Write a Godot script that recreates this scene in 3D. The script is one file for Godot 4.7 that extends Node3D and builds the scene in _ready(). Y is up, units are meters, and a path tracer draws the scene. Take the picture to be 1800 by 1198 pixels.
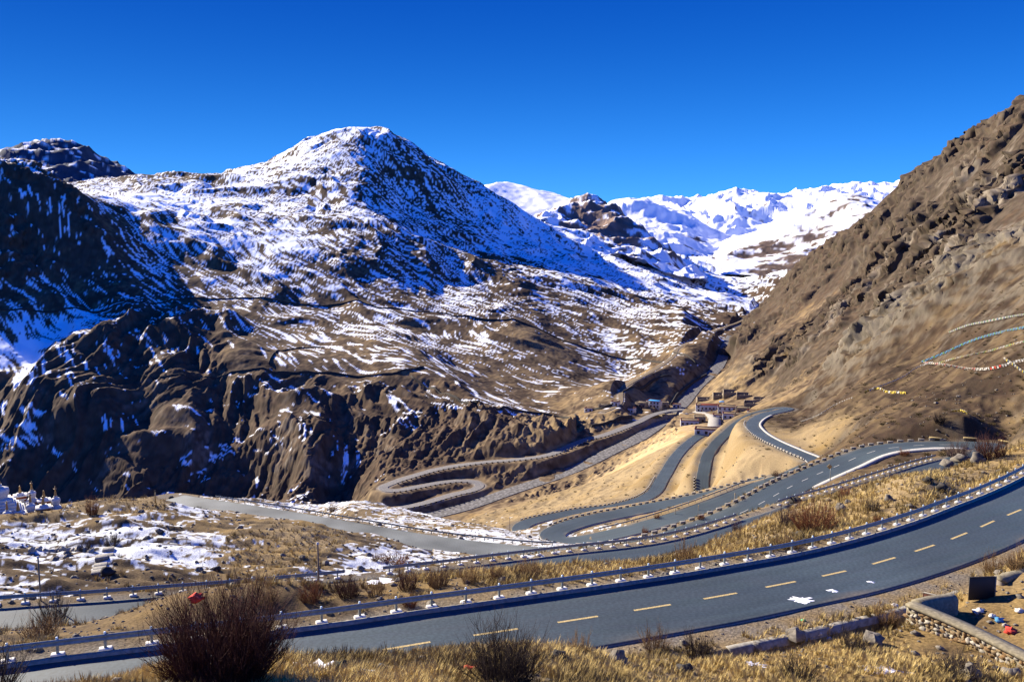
extends Node3D
# A mountain valley in winter: a snow peak, a rocky spur, switchback roads with guardrails, a village by a gravel river, white stupas.

const FPX := 1446.1            # focal length in pixels of the 1800 x 1198 photograph (vertical field of view 45 degrees)
const PITCH := -6.3
const SUN_AZ := -53.0
const SUN_EL := 27.0
const EYE := Vector3(0, 20, 0)
var cam_basis := Basis(Vector3.RIGHT, deg_to_rad(PITCH))
var rng := RandomNumberGenerator.new()
var M := {}

# ---------------------------------------------------------------- helpers: measuring
func ray(px: float, py: float) -> Vector3:
	return cam_basis * Vector3((px - 900.0) / FPX, -(py - 599.0) / FPX, -1.0)
func at_drop(px: float, py: float, drop: float) -> Vector3:      # the point on that sight line which lies drop metres below the eye
	var d := ray(px, py)
	return EYE + d * (-drop / d.y)
func at_range(px: float, py: float, r: float) -> Vector3:        # the point on that sight line at horizontal range r
	var d := ray(px, py)
	return EYE + d * (r / Vector2(d.x, d.z).length())
func noise(freq: float, seed_: int, oct := 4, ridged := false, typ := FastNoiseLite.TYPE_SIMPLEX_SMOOTH) -> FastNoiseLite:
	var n := FastNoiseLite.new()
	n.noise_type = typ; n.frequency = freq; n.seed = seed_
	n.fractal_type = FastNoiseLite.FRACTAL_RIDGED if ridged else (FastNoiseLite.FRACTAL_FBM if oct > 1 else FastNoiseLite.FRACTAL_NONE)
	n.fractal_octaves = oct
	return n
func ss(a: float, b: float, x: float) -> float:
	if a > b: return 1.0 - ss(b, a, x)
	var t := clampf((x - a) / (b - a), 0.0, 1.0)
	return t * t * (3.0 - 2.0 * t)

# ---------------------------------------------------------------- a surface through measured points (thin plate over bearing and log range)
class Plate:
	var U := PackedFloat64Array()
	var V := PackedFloat64Array()
	var W := PackedFloat64Array()
	var n := 0
	func fit(pts: Array, lam: float) -> void:      # pts: [u, v, value]
		n = pts.size()
		var m := n + 3
		var A := []
		for i in n:
			U.append(pts[i][0]); V.append(pts[i][1])
		for i in n:
			var row := PackedFloat64Array(); row.resize(m + 1)
			for j in n:
				var du := U[i] - U[j]
				var dv := V[i] - V[j]
				var d2 := du * du + dv * dv
				row[j] = d2 * log(d2) if d2 > 1e-12 else lam
			row[n] = 1.0; row[n + 1] = U[i]; row[n + 2] = V[i]; row[m] = pts[i][2]
			A.append(row)
		for k in 3:
			var row := PackedFloat64Array(); row.resize(m + 1)
			for j in n:
				row[j] = 1.0 if k == 0 else (U[j] if k == 1 else V[j])
			A.append(row)
		for c in m:
			var best := c
			var bv := absf(A[c][c])
			for r in range(c + 1, m):
				if absf(A[r][c]) > bv: bv = absf(A[r][c]); best = r
			if best != c:
				var tmp = A[c]; A[c] = A[best]; A[best] = tmp
			var pr: PackedFloat64Array = A[c]
			for r in range(c + 1, m):
				var rr: PackedFloat64Array = A[r]
				var f := rr[c] / pr[c]
				if f == 0.0: continue
				for k in range(c, m + 1): rr[k] -= f * pr[k]
				A[r] = rr
		W.resize(m)
		for c in range(m - 1, -1, -1):
			var s: float = A[c][m]
			for k in range(c + 1, m): s -= A[c][k] * W[k]
			W[c] = s / A[c][c]
	func value(u: float, v: float) -> float:
		var s := W[n] + W[n + 1] * u + W[n + 2] * v
		for i in n:
			var du := u - U[i]
			var dv := v - V[i]
			var d2 := du * du + dv * dv + 1e-12
			s += W[i] * d2 * log(d2)
		return s

const US := 2.0
# ---------------------------------------------------------------- the measured lie of the land
# roads: [px, py, metres below the eye], widths in metres
var R1 := [[-160,1262,18.4],[-100,1252,18.4],[0,1237,18.5],[200,1210,18.6],[400,1183,18.8],[624,1150,19.0],[742,1130,19.2],[868,1111,19.4],[1010,1089,19.6],[1130,1070,19.8],[1250,1050,20.0],[1360,1029,20.2],[1465,1008,20.4],[1555,985,20.5],[1635,960,20.6],[1698,937,20.7],[1755,912,20.8],[1800,893,20.8],[1850,868,20.8],[1910,832,20.8]]
var R2 := [[-160,1112,27.8],[-100,1108,28.0],[0,1100,28.3],[130,1090,28.7],[260,1078,29.3],[500,1056,30.7],[740,1030,32.0],[900,1008,33.0],[1000,995,33.7],[1180,972,34.8],[1287,945,35.3],[1433,895,35.8],[1500,875,36.0],[1590,845,36.4],[1650,825,36.8],[1710,808,37.3],[1745,797,37.7],[1765,789,38.0],[1750,784,38.3],[1700,782,38.6],[1620,782,39.5],[1540,792,41.0],[1480,815,43.0],[1400,850,45.0],[1320,893,47.0],[1250,922,49.0],[1150,955,51.0],[1060,970,52.5],[960,973,53.5],[850,964,54.5],[740,950,55.3],[640,933,56.0],[540,915,57.0],[440,898,57.7],[350,884,58.5],[300,876,59.5]]
var R4 := [[1345,842,62.5],[1310,852,64.5],[1234,873,68.0],[1120,896,70.5],[1040,912,71.3],[990,927,71.3],[972,938,71.0],[980,948,70.4],[1010,950,69.8],[1060,942,68.5],[1150,920,66.0],[1234,893,63.5],[1340,853,60.0],[1400,832,57.5],[1432,818,56.3]]
var R7 := [[1425,822,56.0],[1436,816,56.2],[1428,806,56.6],[1400,794,57.5],[1352,772,60.0],[1328,755,62.0],[1324,742,64.0],[1345,728,66.0],[1375,721,67.5],[1386,717,68.3],[1370,717,69.0],[1320,730,71.0],[1290,750,74.0],[1250,790,79.0],[1237,830,83.0],[1235,862,86.0],[1240,885,88.0]]
var R5 := [[1235,762,104.0],[1215,775,102.0],[1190,800,99.0],[1165,840,96.0],[1142,870,94.0],[1081,890,92.0],[1020,898,91.0],[973,907,90.0],[930,917,89.0],[915,928,88.3],[922,942,87.5]]
var R6 := [[1240,722,146.0],[1190,720,145.0],[1150,728,145.0],[1120,742,146.0],[1060,765,148.5],[1030,772,150.0],[1000,785,152.5],[960,800,155.0],[900,808,157.5],[850,812,159.3],[780,822,161.3],[720,838,162.5],[685,850,163.3],[673,857,163.8],[690,862,164.2],[730,856,164.9],[780,847,165.8],[825,845,166.5],[843,852,167.2],[830,861,167.6],[800,868,168.2],[740,885,169.5],[680,897,170.5],[640,905,171.5]]
var RIVER := [[1365,505,112.0],[1345,530,117.0],[1300,572,121.0],[1278,605,125.0],[1262,645,134.0],[1225,680,145.0],[1198,712,151.0],[1130,765,150.5],[1080,790,154.5],[1000,828,162.8],[900,862,168.5],[820,890,172.0],[750,908,173.5],[680,930,176.0]]
var TRACK := [[1345,540,116.0],[1300,565,118.0],[1250,583,119.0],[1192,612,121.0],[1185,625,123.0],[1150,650,128.0],[1105,675,133.0],[1092,690,135.0],[1088,710,138.0],[1060,724,142.0]]
# points of the ground: a region's [snow, dry grass, bare rock], then [px, py, horizontal range, and the same three where they differ]
var LAND := [
	[[0.0,0.85,0.0], [[0,1500,6],[900,1500,6],[1800,1500,6],[-150,1290,18],[300,1290,18],[900,1290,18],[1500,1290,20],[1950,1290,22],
		[0,1230,26],[300,1198,26],[600,1198,25],[900,1198,26],[1200,1198,33],[1500,1198,36.5],[1800,1198,41.5],[300,1175,29],[600,1145,31],[900,1128,33],[1200,1150,37.5],[1500,1150,41],[1700,1130,45.5,0,0.3,0.2],[1900,1100,48],[1400,1128,42.3],[1600,1078,49]]],
	[[0.03,0.35,0.3], [[200,1128,43],[130,1113,52],[0,1135,46],[500,1085,55],[500,1043,57],[300,1098,52],[300,1078,53],[400,1056,55],[640,1028,60],[-150,1125,52]]],
	[[0.0,0.9,0.1], [[760,1062,52,0.05,0.55,0.3],[760,1014,62,0.02,0.6,0.2],[900,1003,67],[1000,1030,60],[1000,994,72],[1200,1005,62],[1200,972,82],[1400,945,66],[1350,910,90],[1430,884,99],[1500,900,75],[1500,880,105],[1650,850,80],[1650,838,108],[1740,808,100],[1800,780,115],[1800,830,75],[1900,740,110],[1950,790,80],[1850,760,150,0,0.6,0.5]]],
	[[0.15,0.55,0.1], [[150,1010,92,0.25,0.2,0.1],[60,950,125,0.55,0.2,0.1],[0,1020,90,0.35,0.2,0.1],[250,1015,92,0.1,0.3,0.2],[250,960,112,0.7,0.15,0],[350,950,120,0.45,0.5,0],[500,1005,98,0.2,0.5,0.2],[500,965,116,0.05,0.9,0],[520,942,126,0,0.9,0],[650,985,110,0.6,0.4,0],[800,995,112,0.5,0.6,0],[900,988,122,0.25,0.7,0],
		[270,880,150,0.1,0.75,0],[270,930,128,0.62,0.3,0],[100,892,152,0.3,0.6,0],[-100,900,150,0.3,0.5,0],[0,915,145],[100,905,190],[270,897,190],[0,912,190],[400,910,150,0.4,0.6,0]]],
	[[0.15,0.5,0.2], [[0,960,300],[270,950,300],[500,940,300],[700,925,300],[0,925,520],[300,925,500],[600,918,480],[-150,950,300]]],
	[[0.55,0.6,0.0], [[450,881,208,0.5],[600,893,192,0.5],[700,908,182,0.6],[850,926,172,0.72],[950,950,160,0.6],[560,925,186]]],
	[[0.0,1.0,0.05], [[1100,830,430],[1000,860,450,0,0.8,0],[1000,890,350],[900,890,430,0.1,0.75,0.1],[900,925,290,0.05,0.9,0],[1150,790,520],[1200,750,600,0,0.8,0.2],[850,905,450,0.12,0.7,0.1],[1270,765,530],[1300,800,258],[1290,830,243],[1370,800,243],[1285,775,284],[1262,850,254],[1195,850,330],[1420,770,260,0,0.8,0.2]]],
	[[0.03,0.3,0.3], [[1300,715,740],[1250,745,650],[1320,690,800],[1200,735,690],[1350,700,700],[1400,735,480],[1400,718,620],[1130,690,850,0.2,0.3,0.1],[1180,640,980,0.3,0.2,0.1],[1100,720,760,0.15,0.3,0.1],[1080,680,900,0.3,0.2,0.1]]],
	# gorge and the slopes under the snow peak
	[[0.33,-0.12,0.4], [[650,893,548,0,0.4,0.2],[600,893,600],[500,893,640],[400,888,670],[300,888,690],[150,888,715],[0,888,740],[-150,888,760],
		[700,712,740],[600,735,735],[780,702,735],[880,745,672],[930,765,645,0.05,0.35,0.3],[650,815,640],[750,805,636],[850,795,625,0.05,0.2,0.3],[545,790,655],[505,870,625],[550,720,740],[600,800,670],[580,870,640],[470,790,700],[440,870,665],
		[235,790,737],[215,870,697],[290,715,792],[335,655,845],[130,800,770],[250,740,800],[40,840,760],[310,650,840],[0,700,870,0.3],[80,645,890],[160,588,940],[250,565,975],[350,560,985],[100,720,815],[180,690,825],[400,705,800],[480,688,800],[330,760,745],[400,800,715]]],
	[[0.38,0.16,0.05], [[500,640,850],[600,650,830],[700,657,800],[745,647,830],[650,600,930,0.4],[500,610,920],[800,640,880,0.4],[900,640,920,0.3,0.22,0],[850,690,790],[950,720,760],[1000,740,720,0.12,0.3,0.2],[1000,680,860,0.32,0.2,0.1],[420,640,850,0.15],[940,590,1040,0.05,0.3,0]]],
	[[0.42,0.1,0.1], [[60,645,925,0.95],[140,572,1000,0.9],[0,665,900,0.95],[0,545,1040,0.55],[150,540,1060,0.45],[300,528,1090],[450,530,1100],[600,536,1110,0.47],[750,550,1110,0.46],[860,563,1100],[960,588,1085],[1060,622,1065,0.45,0.15,0.1],[1150,636,1040,0.45,0.15,0.1]]],
	[[0.55,0.1,0.2], [[100,490,1120,0.35,0.05,0.4],[200,505,1110,0.35,0.05,0.4],[300,450,1250],[400,400,1400,0.68],[500,450,1280,0.72],[600,450,1290,0.42,0.1,0.45],[700,470,1290,0.48],[800,500,1280],[900,480,1400,0.38,0.1,0.45],[1000,520,1350,0.48],[1100,540,1380,0.5],[1200,560,1300,0.45],[1250,590,1150,0.4,0.15,0.2],
		[0,288,1300,0.45,0,0.6],[60,300,1290,0.42,0,0.6],[130,345,1270,0.42,0,0.6],[200,385,1290,0.55],[60,460,1150,0.4,0,0.6],[150,430,1180,0.4,0,0.6],[0,470,1130,0.42,0,0.6],[-150,288,1300],[-150,480,1130],[0,310,1450],[130,350,1450],[230,360,1500,0.85]]],
	[[0.61,0.02,0.3], [[250,312,1900,0.5],[330,304,1950,0.45],[430,300,1980,0.6],[500,268,2000,0.75],[560,240,2015,0.8],[590,226,2020,0.8],[620,223,2022,0.78],[650,225,2020,0.75],[692,240,2020],[760,280,2050],[820,318,2080],[890,352,2120,0.85],[940,385,2200,0.9],
		[300,350,1650,0.8],[400,340,1700,0.75],[500,350,1650],[560,330,1680],[600,300,1750],[640,290,1780],[700,330,1780],[760,350,1830],[820,370,1900],[700,400,1480,0.6],[600,390,1450],[800,420,1600,0.6],[880,400,1900,0.85],
		[250,330,2300],[430,320,2300],[600,270,2350],[760,320,2400],[890,380,2450],[650,300,3000],[300,360,3000],[-150,330,1900],[-150,360,2600]]],
	[[0.82,0.1,0.05], [[950,420,1950],[1000,440,1950],[1100,450,2200],[1200,470,2400],[1300,490,2500],[1370,488,2600],[1050,480,1650,0.8],[1200,510,1750,0.8],[1300,530,1750,0.8],[1330,528,1850],[1000,400,2500],[1150,440,2900],[1300,460,3200],[1370,470,3200],[1000,430,3400],[1300,480,4100],[600,330,4100]]],
	# the rocky mountain to the right and the spur in front of it
	[[0.0,-0.15,0.62], [[1290,600,1050],[1330,560,1250],[1360,528,1500],[1380,493,1900],[1300,640,860,0,0.6,0.6],[1350,600,900],[1400,560,930,0,0.25,0.4],[1450,500,1050],[1500,470,1000],[1400,640,780,0,0.15,0.9],[1450,600,780,0,0.15,0.6],[1500,540,820],[1550,480,850],[1600,420,860,0,-0.1,1.0],[1700,370,800,0,-0.1,1.0],[1800,300,780,0,-0.1,0.8],[1600,500,680,0,0.0,0.8],[1700,440,640,0,-0.1,1.0],[1800,385,620],[1900,250,780],
		[1400,478,1500],[1450,440,1350],[1500,405,1250],[1560,355,1150],[1600,333,1100,0,0.0,0.95],[1650,302,1020,0,-0.1,0.9],[1700,277,970],[1760,243,920],[1800,212,900,0.1],[1900,145,870],[1370,690,760,0,0.5,0.7],
		[1450,480,1700],[1500,450,1600],[1600,380,1450],[1700,320,1300],[1800,250,1250],[1900,180,1200],[1600,430,2200],[1800,330,2200],[1450,490,2500],[1700,400,4000]]],
	[[0.0,0.08,0.4], [[1440,700,470],[1500,650,500],[1560,610,520],[1640,560,520],[1700,520,520],[1800,470,520],[1900,420,520],
		[1440,672,400],[1500,605,420,0,0.25,0.7],[1560,550,425,0,0.3,0.8],[1640,490,430,0,0.3,0.8],[1700,450,430,0,0.25,0.8],[1800,395,430,0,0.2,0.7],[1900,340,430],[1420,740,320],[1500,690,310,0,0.1,0.25],[1500,760,215,0,0.1,0.25],[1450,785,232],[1600,640,330,0,0.1,0.25],[1600,700,265,0,0.06,0.15],[1600,750,195,0,0.06,0.15],[1700,580,320,0,0.08,0.35],[1700,680,230,0,0.06,0.15],[1700,745,185,0,0.08,0.35],[1800,500,330,0,0.2,0.5],[1800,600,250,0,0.18,0.3],[1900,560,250],[1800,690,175,0,0.5,0.7],[1760,735,178,0,0.5,0.7]]],
]

# what lies on the ground where no height was measured: [px, py, range, snow, dry grass, rock]
var COVER := [[750,872,562,0,0.2,0.35],[900,842,600,0,0.22,0.4],[1000,812,620,0,0.25,0.35],[1080,778,650,0,0.3,0.35],[700,880,555,0.02,0.2,0.4],[850,862,590,0,0.2,0.5],[980,842,605,0.03,0.3,0.5],[1230,690,840,0,0.35,0.3],[1160,655,930,0.2,0.25,0.1],[1330,660,820,0,0.3,0.7],[1300,670,830,0,0.5,0.5],
	[40,985,105,0.45,0.2,0.2],[120,975,112,0.55,0.15,0.1],[200,1040,80,0.05,0.15,0.4],[350,1030,86,0.08,0.2,0.4],[120,1050,76,0.15,0.2,0.3],[330,985,102,0.5,0.4,0.1],[420,970,112,0.1,0.85,0],[700,975,118,0.65,0.35,0],[760,985,116,0.6,0.4,0],[600,1015,92,0.45,0.35,0.1],[420,905,140,0.35,0.6,0],[330,905,150,0.75,0.3,0]]

# ---------------------------------------------------------------- the land as a grid over bearing and range
const A0 := -0.605
const A1 := 0.605
const NC := 900
const BANDS := [[5.0, 20.0, 30], [20.0, 70.0, 190], [70.0, 220.0, 260], [220.0, 480.0, 200], [480.0, 900.0, 280], [900.0, 2300.0, 260], [2300.0, 4300.0, 40]]
var NR := 0
var RV := PackedFloat32Array()      # log range of every row
var H := PackedFloat32Array()       # height of every vertex
var ROADD := PackedFloat32Array()   # metres from the nearest road's edge, of every vertex
var SN := PackedFloat32Array(); var DG := PackedFloat32Array(); var RK := PackedFloat32Array()   # snow, dry grass, rock on a coarse grid
const AC := 120
const AR := 150

func uv_of(p: Vector3) -> Vector2:
	return Vector2(atan2(p.x, -p.z), log(Vector2(p.x, p.z).length()))
func cubic(a: float, b: float, c: float, d: float, t: float) -> float:
	return b + 0.5 * t * (c - a + t * (2.0 * a - 5.0 * b + 4.0 * c - d + t * (3.0 * (b - c) + d - a)))

func row_of(v: float) -> float:
	var lo := 0
	var hi := NR - 1
	while hi - lo > 1:
		var mid := (lo + hi) >> 1
		if RV[mid] <= v: lo = mid
		else: hi = mid
	return lo + clampf((v - RV[lo]) / (RV[hi] - RV[lo]), 0.0, 1.0)
func ground(x: float, z: float) -> float:
	var q := uv_of(Vector3(x, 0, z))
	var fi := clampf((q.x - A0) / (A1 - A0) * (NC - 1), 0.0, NC - 1.001)
	var fj := minf(row_of(q.y), NR - 1.001)
	var i := int(fi); var j := int(fj)
	var s := fi - i; var t := fj - j
	var k := j * NC + i
	return lerpf(lerpf(H[k], H[k + 1], s), lerpf(H[k + NC], H[k + NC + 1], s), t)
func gp(x: float, z: float, up := 0.0) -> Vector3:
	return Vector3(x, ground(x, z) + up, z)
func hit(px: float, py: float, r0 := 12.0) -> Vector3:             # where the sight line meets the land
	var d := ray(px, py)
	var hl := Vector2(d.x, d.z).length()
	var r := r0
	while r < 4200.0:
		var p := EYE + d * (r / hl)
		if p.y < ground(p.x, p.z):
			var a := r / 1.01; var b := r
			for k in 12:
				var m := (a + b) * 0.5
				var q := EYE + d * (m / hl)
				if q.y < ground(q.x, q.z): b = m
				else: a = m
			return EYE + d * (b / hl)
		r *= 1.01
	return at_range(px, py, 4000.0)

func smooth_path(pts: Array, step: float) -> PackedVector3Array:
	var c := Curve3D.new()
	var P := PackedVector3Array()
	for q in pts: P.append(at_drop(q[0], q[1], q[2]))
	return smooth_pts(P, step)
func smooth_pts(P: PackedVector3Array, step: float) -> PackedVector3Array:
	var c := Curve3D.new()
	c.bake_interval = step
	for i in P.size():
		var a := P[maxi(i - 1, 0)]
		var b := P[mini(i + 1, P.size() - 1)]
		var dirn := (b - a).normalized()
		var li := P[i].distance_to(a) * 0.36
		var lo := P[i].distance_to(b) * 0.36
		c.add_point(P[i], -dirn * li, dirn * lo)
	var L := c.get_baked_length()
	var out := PackedVector3Array()
	var n := int(ceil(L / step))
	for i in n + 1: out.append(c.sample_baked(L * i / n, true))
	return out

var ROADS := []        # {path, half, shoulder, bank}
var NEARROAD := {}     # cells of 12 m -> samples

func lay_roads() -> void:
	for d in [[R1, 3.2, 1.9, 2.5], [R2, 3.5, 1.3, 4.0], [R4, 3.3, 1.4, 9.0], [R5, 2.8, 1.4, 11.0], [R6, 3.4, 2.0, 10.0], [TRACK, 2.2, 1.0, 7.0], [RIVER, 7.0, 2.0, 8.0], [R7, 2.3, 1.2, 11.0]]:
		var p := smooth_path(d[0], 2.0)
		ROADS.append({path = p, half = d[1], shoulder = d[2], bank = d[3]})
	for k in ROADS.size():
		var pp: PackedVector3Array = ROADS[k].path
		for iq in pp.size():
			var q := pp[iq]
			var tg := pp[mini(iq + 1, pp.size() - 1)] - pp[maxi(iq - 1, 0)]
			var tl := Vector2(tg.x, tg.z).length()
			var cx := int(floor(q.x / 20.0)); var cz := int(floor(q.z / 20.0))
			for ax in [-1, 0, 1]:
				for az in [-1, 0, 1]:
					var key := Vector2i(cx + ax, cz + az)
					if not NEARROAD.has(key): NEARROAD[key] = []
					NEARROAD[key].append([q.x, q.y, q.z, k, tg.x / tl, tg.z / tl, tg.y / tl, k * 1000 + iq / 22])

func build_land_grid() -> void:
	for b in BANDS:
		for k in b[2]: RV.append(lerpf(log(b[0]), log(b[1]), float(k) / b[2]))
	RV.append(log(BANDS[-1][1]))
	NR = RV.size()
	# measured points
	var pts := []
	var att := []
	for g in LAND:
		for q in g[1]:
			var p := at_range(q[0], q[1], q[2])
			var u := uv_of(p)
			pts.append([u.x * US, u.y, (p.y - EYE.y) / q[2]])
			att.append([u.x * US, u.y, q[3] if q.size() > 3 else g[0][0], q[4] if q.size() > 4 else g[0][1], q[5] if q.size() > 5 else g[0][2]])
	for q in COVER:
		var u := uv_of(at_range(q[0], q[1], q[2]))
		att.append([u.x * US, u.y, q[3], q[4], q[5]])
	for road in [R1, R2, R4, R5, R6, TRACK, RIVER, R7]:
		for q in road:
			var p := at_drop(q[0], q[1], q[2])
			var u := uv_of(p)
			var ok := true
			for o in pts:
				if absf(o[0] - u.x * US) + absf(o[1] - u.y) < 0.006: ok = false
			if ok: pts.append([u.x * US, u.y, (p.y - EYE.y) / exp(u.y)])
	var T := Plate.new()
	T.fit(pts, 0.00003)
	print("plate ", pts.size(), " ", Time.get_ticks_msec())
	# coarse grid, then cubic upsampling
	var CC := 150
	var CR := 190
	var v0 := RV[0]; var v1 := RV[NR - 1]
	var G := PackedFloat32Array(); G.resize(CC * CR)
	var rowjob := func(j: int) -> void:
		var v := lerpf(v0, v1, float(j) / (CR - 1))
		for i in CC: G[j * CC + i] = T.value(lerpf(A0, A1, float(i) / (CC - 1)) * US, v)
	for j in CR: rowjob.call(j)
	print("coarse ", Time.get_ticks_msec())
	var X := PackedFloat32Array(); X.resize(NC * CR)
	for j in CR:
		for i in NC:
			var f := minf(float(i) / (NC - 1) * (CC - 1), CC - 1.001)
			var a := int(f)
			var o := j * CC
			X[j * NC + i] = cubic(G[o + maxi(a - 1, 0)], G[o + a], G[o + a + 1], G[o + mini(a + 2, CC - 1)], f - a)
	H.resize(NC * NR); ROADD.resize(NC * NR)
	# attributes
	SN.resize(AC * AR); DG.resize(AC * AR); RK.resize(AC * AR)
	for j in AR:
		var v := lerpf(v0, v1, float(j) / (AR - 1))
		for i in AC:
			var u := lerpf(A0, A1, float(i) / (AC - 1)) * US
			var w := 0.0; var s := 0.0; var g := 0.0; var k := 0.0
			for q in att:
				var d2: float = (u - q[0]) * (u - q[0]) + (v - q[1]) * (v - q[1]) + 0.0006
				if d2 > 0.6: continue
				var ww := 1.0 / (d2 * d2)
				w += ww; s += ww * q[2]; g += ww * q[3]; k += ww * q[4]
			if w == 0.0: w = 1.0; s = 0.4; g = 0.2; k = 0.2
			SN[j * AC + i] = s / w; DG[j * AC + i] = g / w; RK[j * AC + i] = k / w
	print("attributes ", Time.get_ticks_msec())
	var n_big := noise(1.0 / 420.0, 11, 3)
	var n_rav := noise(1.0, 12, 5, true); n_rav.fractal_gain = 0.42
	var n_clus := noise(1.0 / 115.0, 16, 3)
	var n_gul := noise(1.0, 28, 4, true)
	var n_mid := noise(1.0 / 60.0, 13, 5)
	var n_fine := noise(1.0 / 5.0, 15, 4)
	var n_rib := noise(1.0, 19, 5, true); n_rib.fractal_gain = 0.5
	var n_ledge := noise(1.0 / 14.0, 20, 4)
	var n_wob := noise(1.0 / 170.0, 18, 2)
	for j in NR:
		var v := RV[j]
		var r := exp(v)
		var f := minf((v - v0) / (v1 - v0) * (CR - 1), CR - 1.001)
		var a := int(f); var t := f - a
		var o0 := maxi(a - 1, 0) * NC; var o1 := a * NC; var o2 := (a + 1) * NC; var o3 := mini(a + 2, CR - 1) * NC
		var fa := minf((v - v0) / (v1 - v0) * (AR - 1), AR - 1.001)
		var ja := int(fa); var ta := fa - ja
		var far := ss(420.0, 800.0, r)
		var mid := ss(90.0, 260.0, r)
		for i in NC:
			var az := lerpf(A0, A1, float(i) / (NC - 1))
			var x := r * sin(az); var z := -r * cos(az)
			var h := EYE.y + r * cubic(X[o0 + i], X[o1 + i], X[o2 + i], X[o3 + i], t)
			var fb := minf(float(i) / (NC - 1) * (AC - 1), AC - 1.001)
			var ib := int(fb); var tb := fb - ib
			var kk := ja * AC + ib
			var rock := lerpf(lerpf(RK[kk], RK[kk + 1], tb), lerpf(RK[kk + AC], RK[kk + AC + 1], tb), ta)
			# relief
			var calm := 1.0
			var rd := 99.0
			var key := Vector2i(int(floor(x / 20.0)), int(floor(z / 20.0)))
			var bestside := 0.0
			var wsum := 0.0; var hsum := 0.0; var wmax := 0.0
			if r < 2000.0 and NEARROAD.has(key):
				var bestd := {}
				for q in NEARROAD[key]:
					var dx: float = q[0] - x; var dz: float = q[2] - z
					var along: float = clampf(-dx * q[4] - dz * q[5], -1.2, 1.2)
					dx += along * q[4]; dz += along * q[5]
					var d2 := dx * dx + dz * dz
					var k2: int = q[7]
					if not bestd.has(k2) or d2 < bestd[k2][0]: bestd[k2] = [d2, q[1] + along * q[6], q[4] * -dz - q[5] * -dx]
				for k2 in bestd:
					var R = ROADS[k2 / 1000]
					var d: float = sqrt(bestd[k2][0]) - R.half
					if k2 / 1000 != 6 and d < rd: rd = d; bestside = bestd[k2][2]
					var w: float = 1.0 - ss(R.shoulder, R.shoulder + R.bank, d)
					if w > 0.0:
						var ww := w * w / pow(0.25 + maxf(d, 0.0), 1.5)
						wsum += ww; hsum += ww * (bestd[k2][1] - (0.09 if r < 120.0 else 0.28))
						wmax = maxf(wmax, w)
			calm = 1.0 - wmax
			var big := n_big.get_noise_2d(x, z)
			var wob := n_wob.get_noise_2d(x, z) * 45.0 * far
			var rs := x * 0.78 + z * 0.62 + wob; var rt := -x * 0.62 + z * 0.78 + 90.0 * big * far + wob
			var relief := far * (8.0 * big * ss(700.0, 1300.0, r) + (n_rav.get_noise_2d(rs / 620.0, rt / 190.0) - 0.2) * lerpf(3.0, 15.0, ss(600.0, 1600.0, r)))
			relief += (0.25 + 0.75 * mid) * n_mid.get_noise_2d(x, z) * lerpf(0.6, 3.6, mid) * (0.3 + 0.6 * rock + 0.2 * far)
			var rockw := ss(0.3, 0.8, rock) * mid
			var lump := ss(-0.10, 0.16, n_clus.get_noise_2d(x, z) + (rock - 0.62) * 0.6)
			var rib := n_rib.get_noise_2d(x / 260.0 + big * 0.3, z / 120.0 + wob * 0.006) - 0.1
			relief += rockw * rib * lerpf(4.0, 17.0, ss(350.0, 800.0, r)) * (0.35 + 0.65 * lump)
			# gullies down the gorge walls
			if r > 560.0 and r < 1250.0 and az < 0.08:
				relief += ((n_gul.get_noise_2d(x / 150.0 + wob * 0.008, z / 300.0 + 3.0) - 0.2) * 17.0 + (n_gul.get_noise_2d(x / 47.0 + wob * 0.02, z / 170.0) - 0.2) * 6.0) * ss(590.0, 680.0, r) * (1.0 - ss(880.0, 1200.0, r)) * ss(0.08, 0.3, rock)
			if r > 540.0 and r < 720.0 and az < 0.2 and rd > 1.5: h += (n_gul.get_noise_2d(x / 16.0, z / 30.0) - 0.3) * 3.2 * ss(1.5, 5.0, rd)
			if r > 72.0 and r < 170.0 and az < -0.1: relief += n_ledge.get_noise_2d(x * 0.7, z * 1.6) * 1.5 * ss(72.0, 90.0, r) * (1.0 - ss(145.0, 170.0, r))
			if r > 160.0 and r < 500.0: relief += (n_gul.get_noise_2d(x / 15.0, z / 24.0) - 0.2) * 1.1 * ss(160.0, 220.0, r) * (1.0 - ss(430.0, 500.0, r))
			if rd > 0.6: h += n_fine.get_noise_2d(x * 0.6, z * 0.6) * 0.8 * (1.0 - calm) * mid * ss(0.6, 3.0, rd)
			relief += n_fine.get_noise_2d(x, z) * (0.22 + 0.6 * rock * mid)
			h += relief * calm
			if wmax > 0.0: h = lerpf(h, hsum / wsum, wmax)
			if r < 60.0 and x > 7.0 and x < 26.0 and bestside > 0.0: h -= 0.75 * ss(2.2, 2.7, rd) * (1.0 - ss(3.4, 4.6, rd)) * ss(7.0, 9.0, x)
			H[j * NC + i] = h
			ROADD[j * NC + i] = rd
	print("heights ", Time.get_ticks_msec())

# ---------------------------------------------------------------- colours of the land (what lies there: snow, dry grass, soil, rock, gravel)
func region_of(az: float, r: float) -> int:
	if r < 480.0: return 0
	# the river's course parts the two mountains
	var edge := 0.26
	if r < 1100.0: edge = lerpf(0.30, 0.258, ss(600.0, 1050.0, r)) if r > 600.0 else 0.36
	elif r < 2000.0: edge = lerpf(0.262, 0.325, (r - 1100.0) / 900.0)
	else: edge = 0.34
	if az > edge: return 3
	if az > -0.22 and r < 900.0 and az > lerpf(-0.22, 0.08, (r - 480.0) / 420.0): return 1
	return 2

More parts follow.
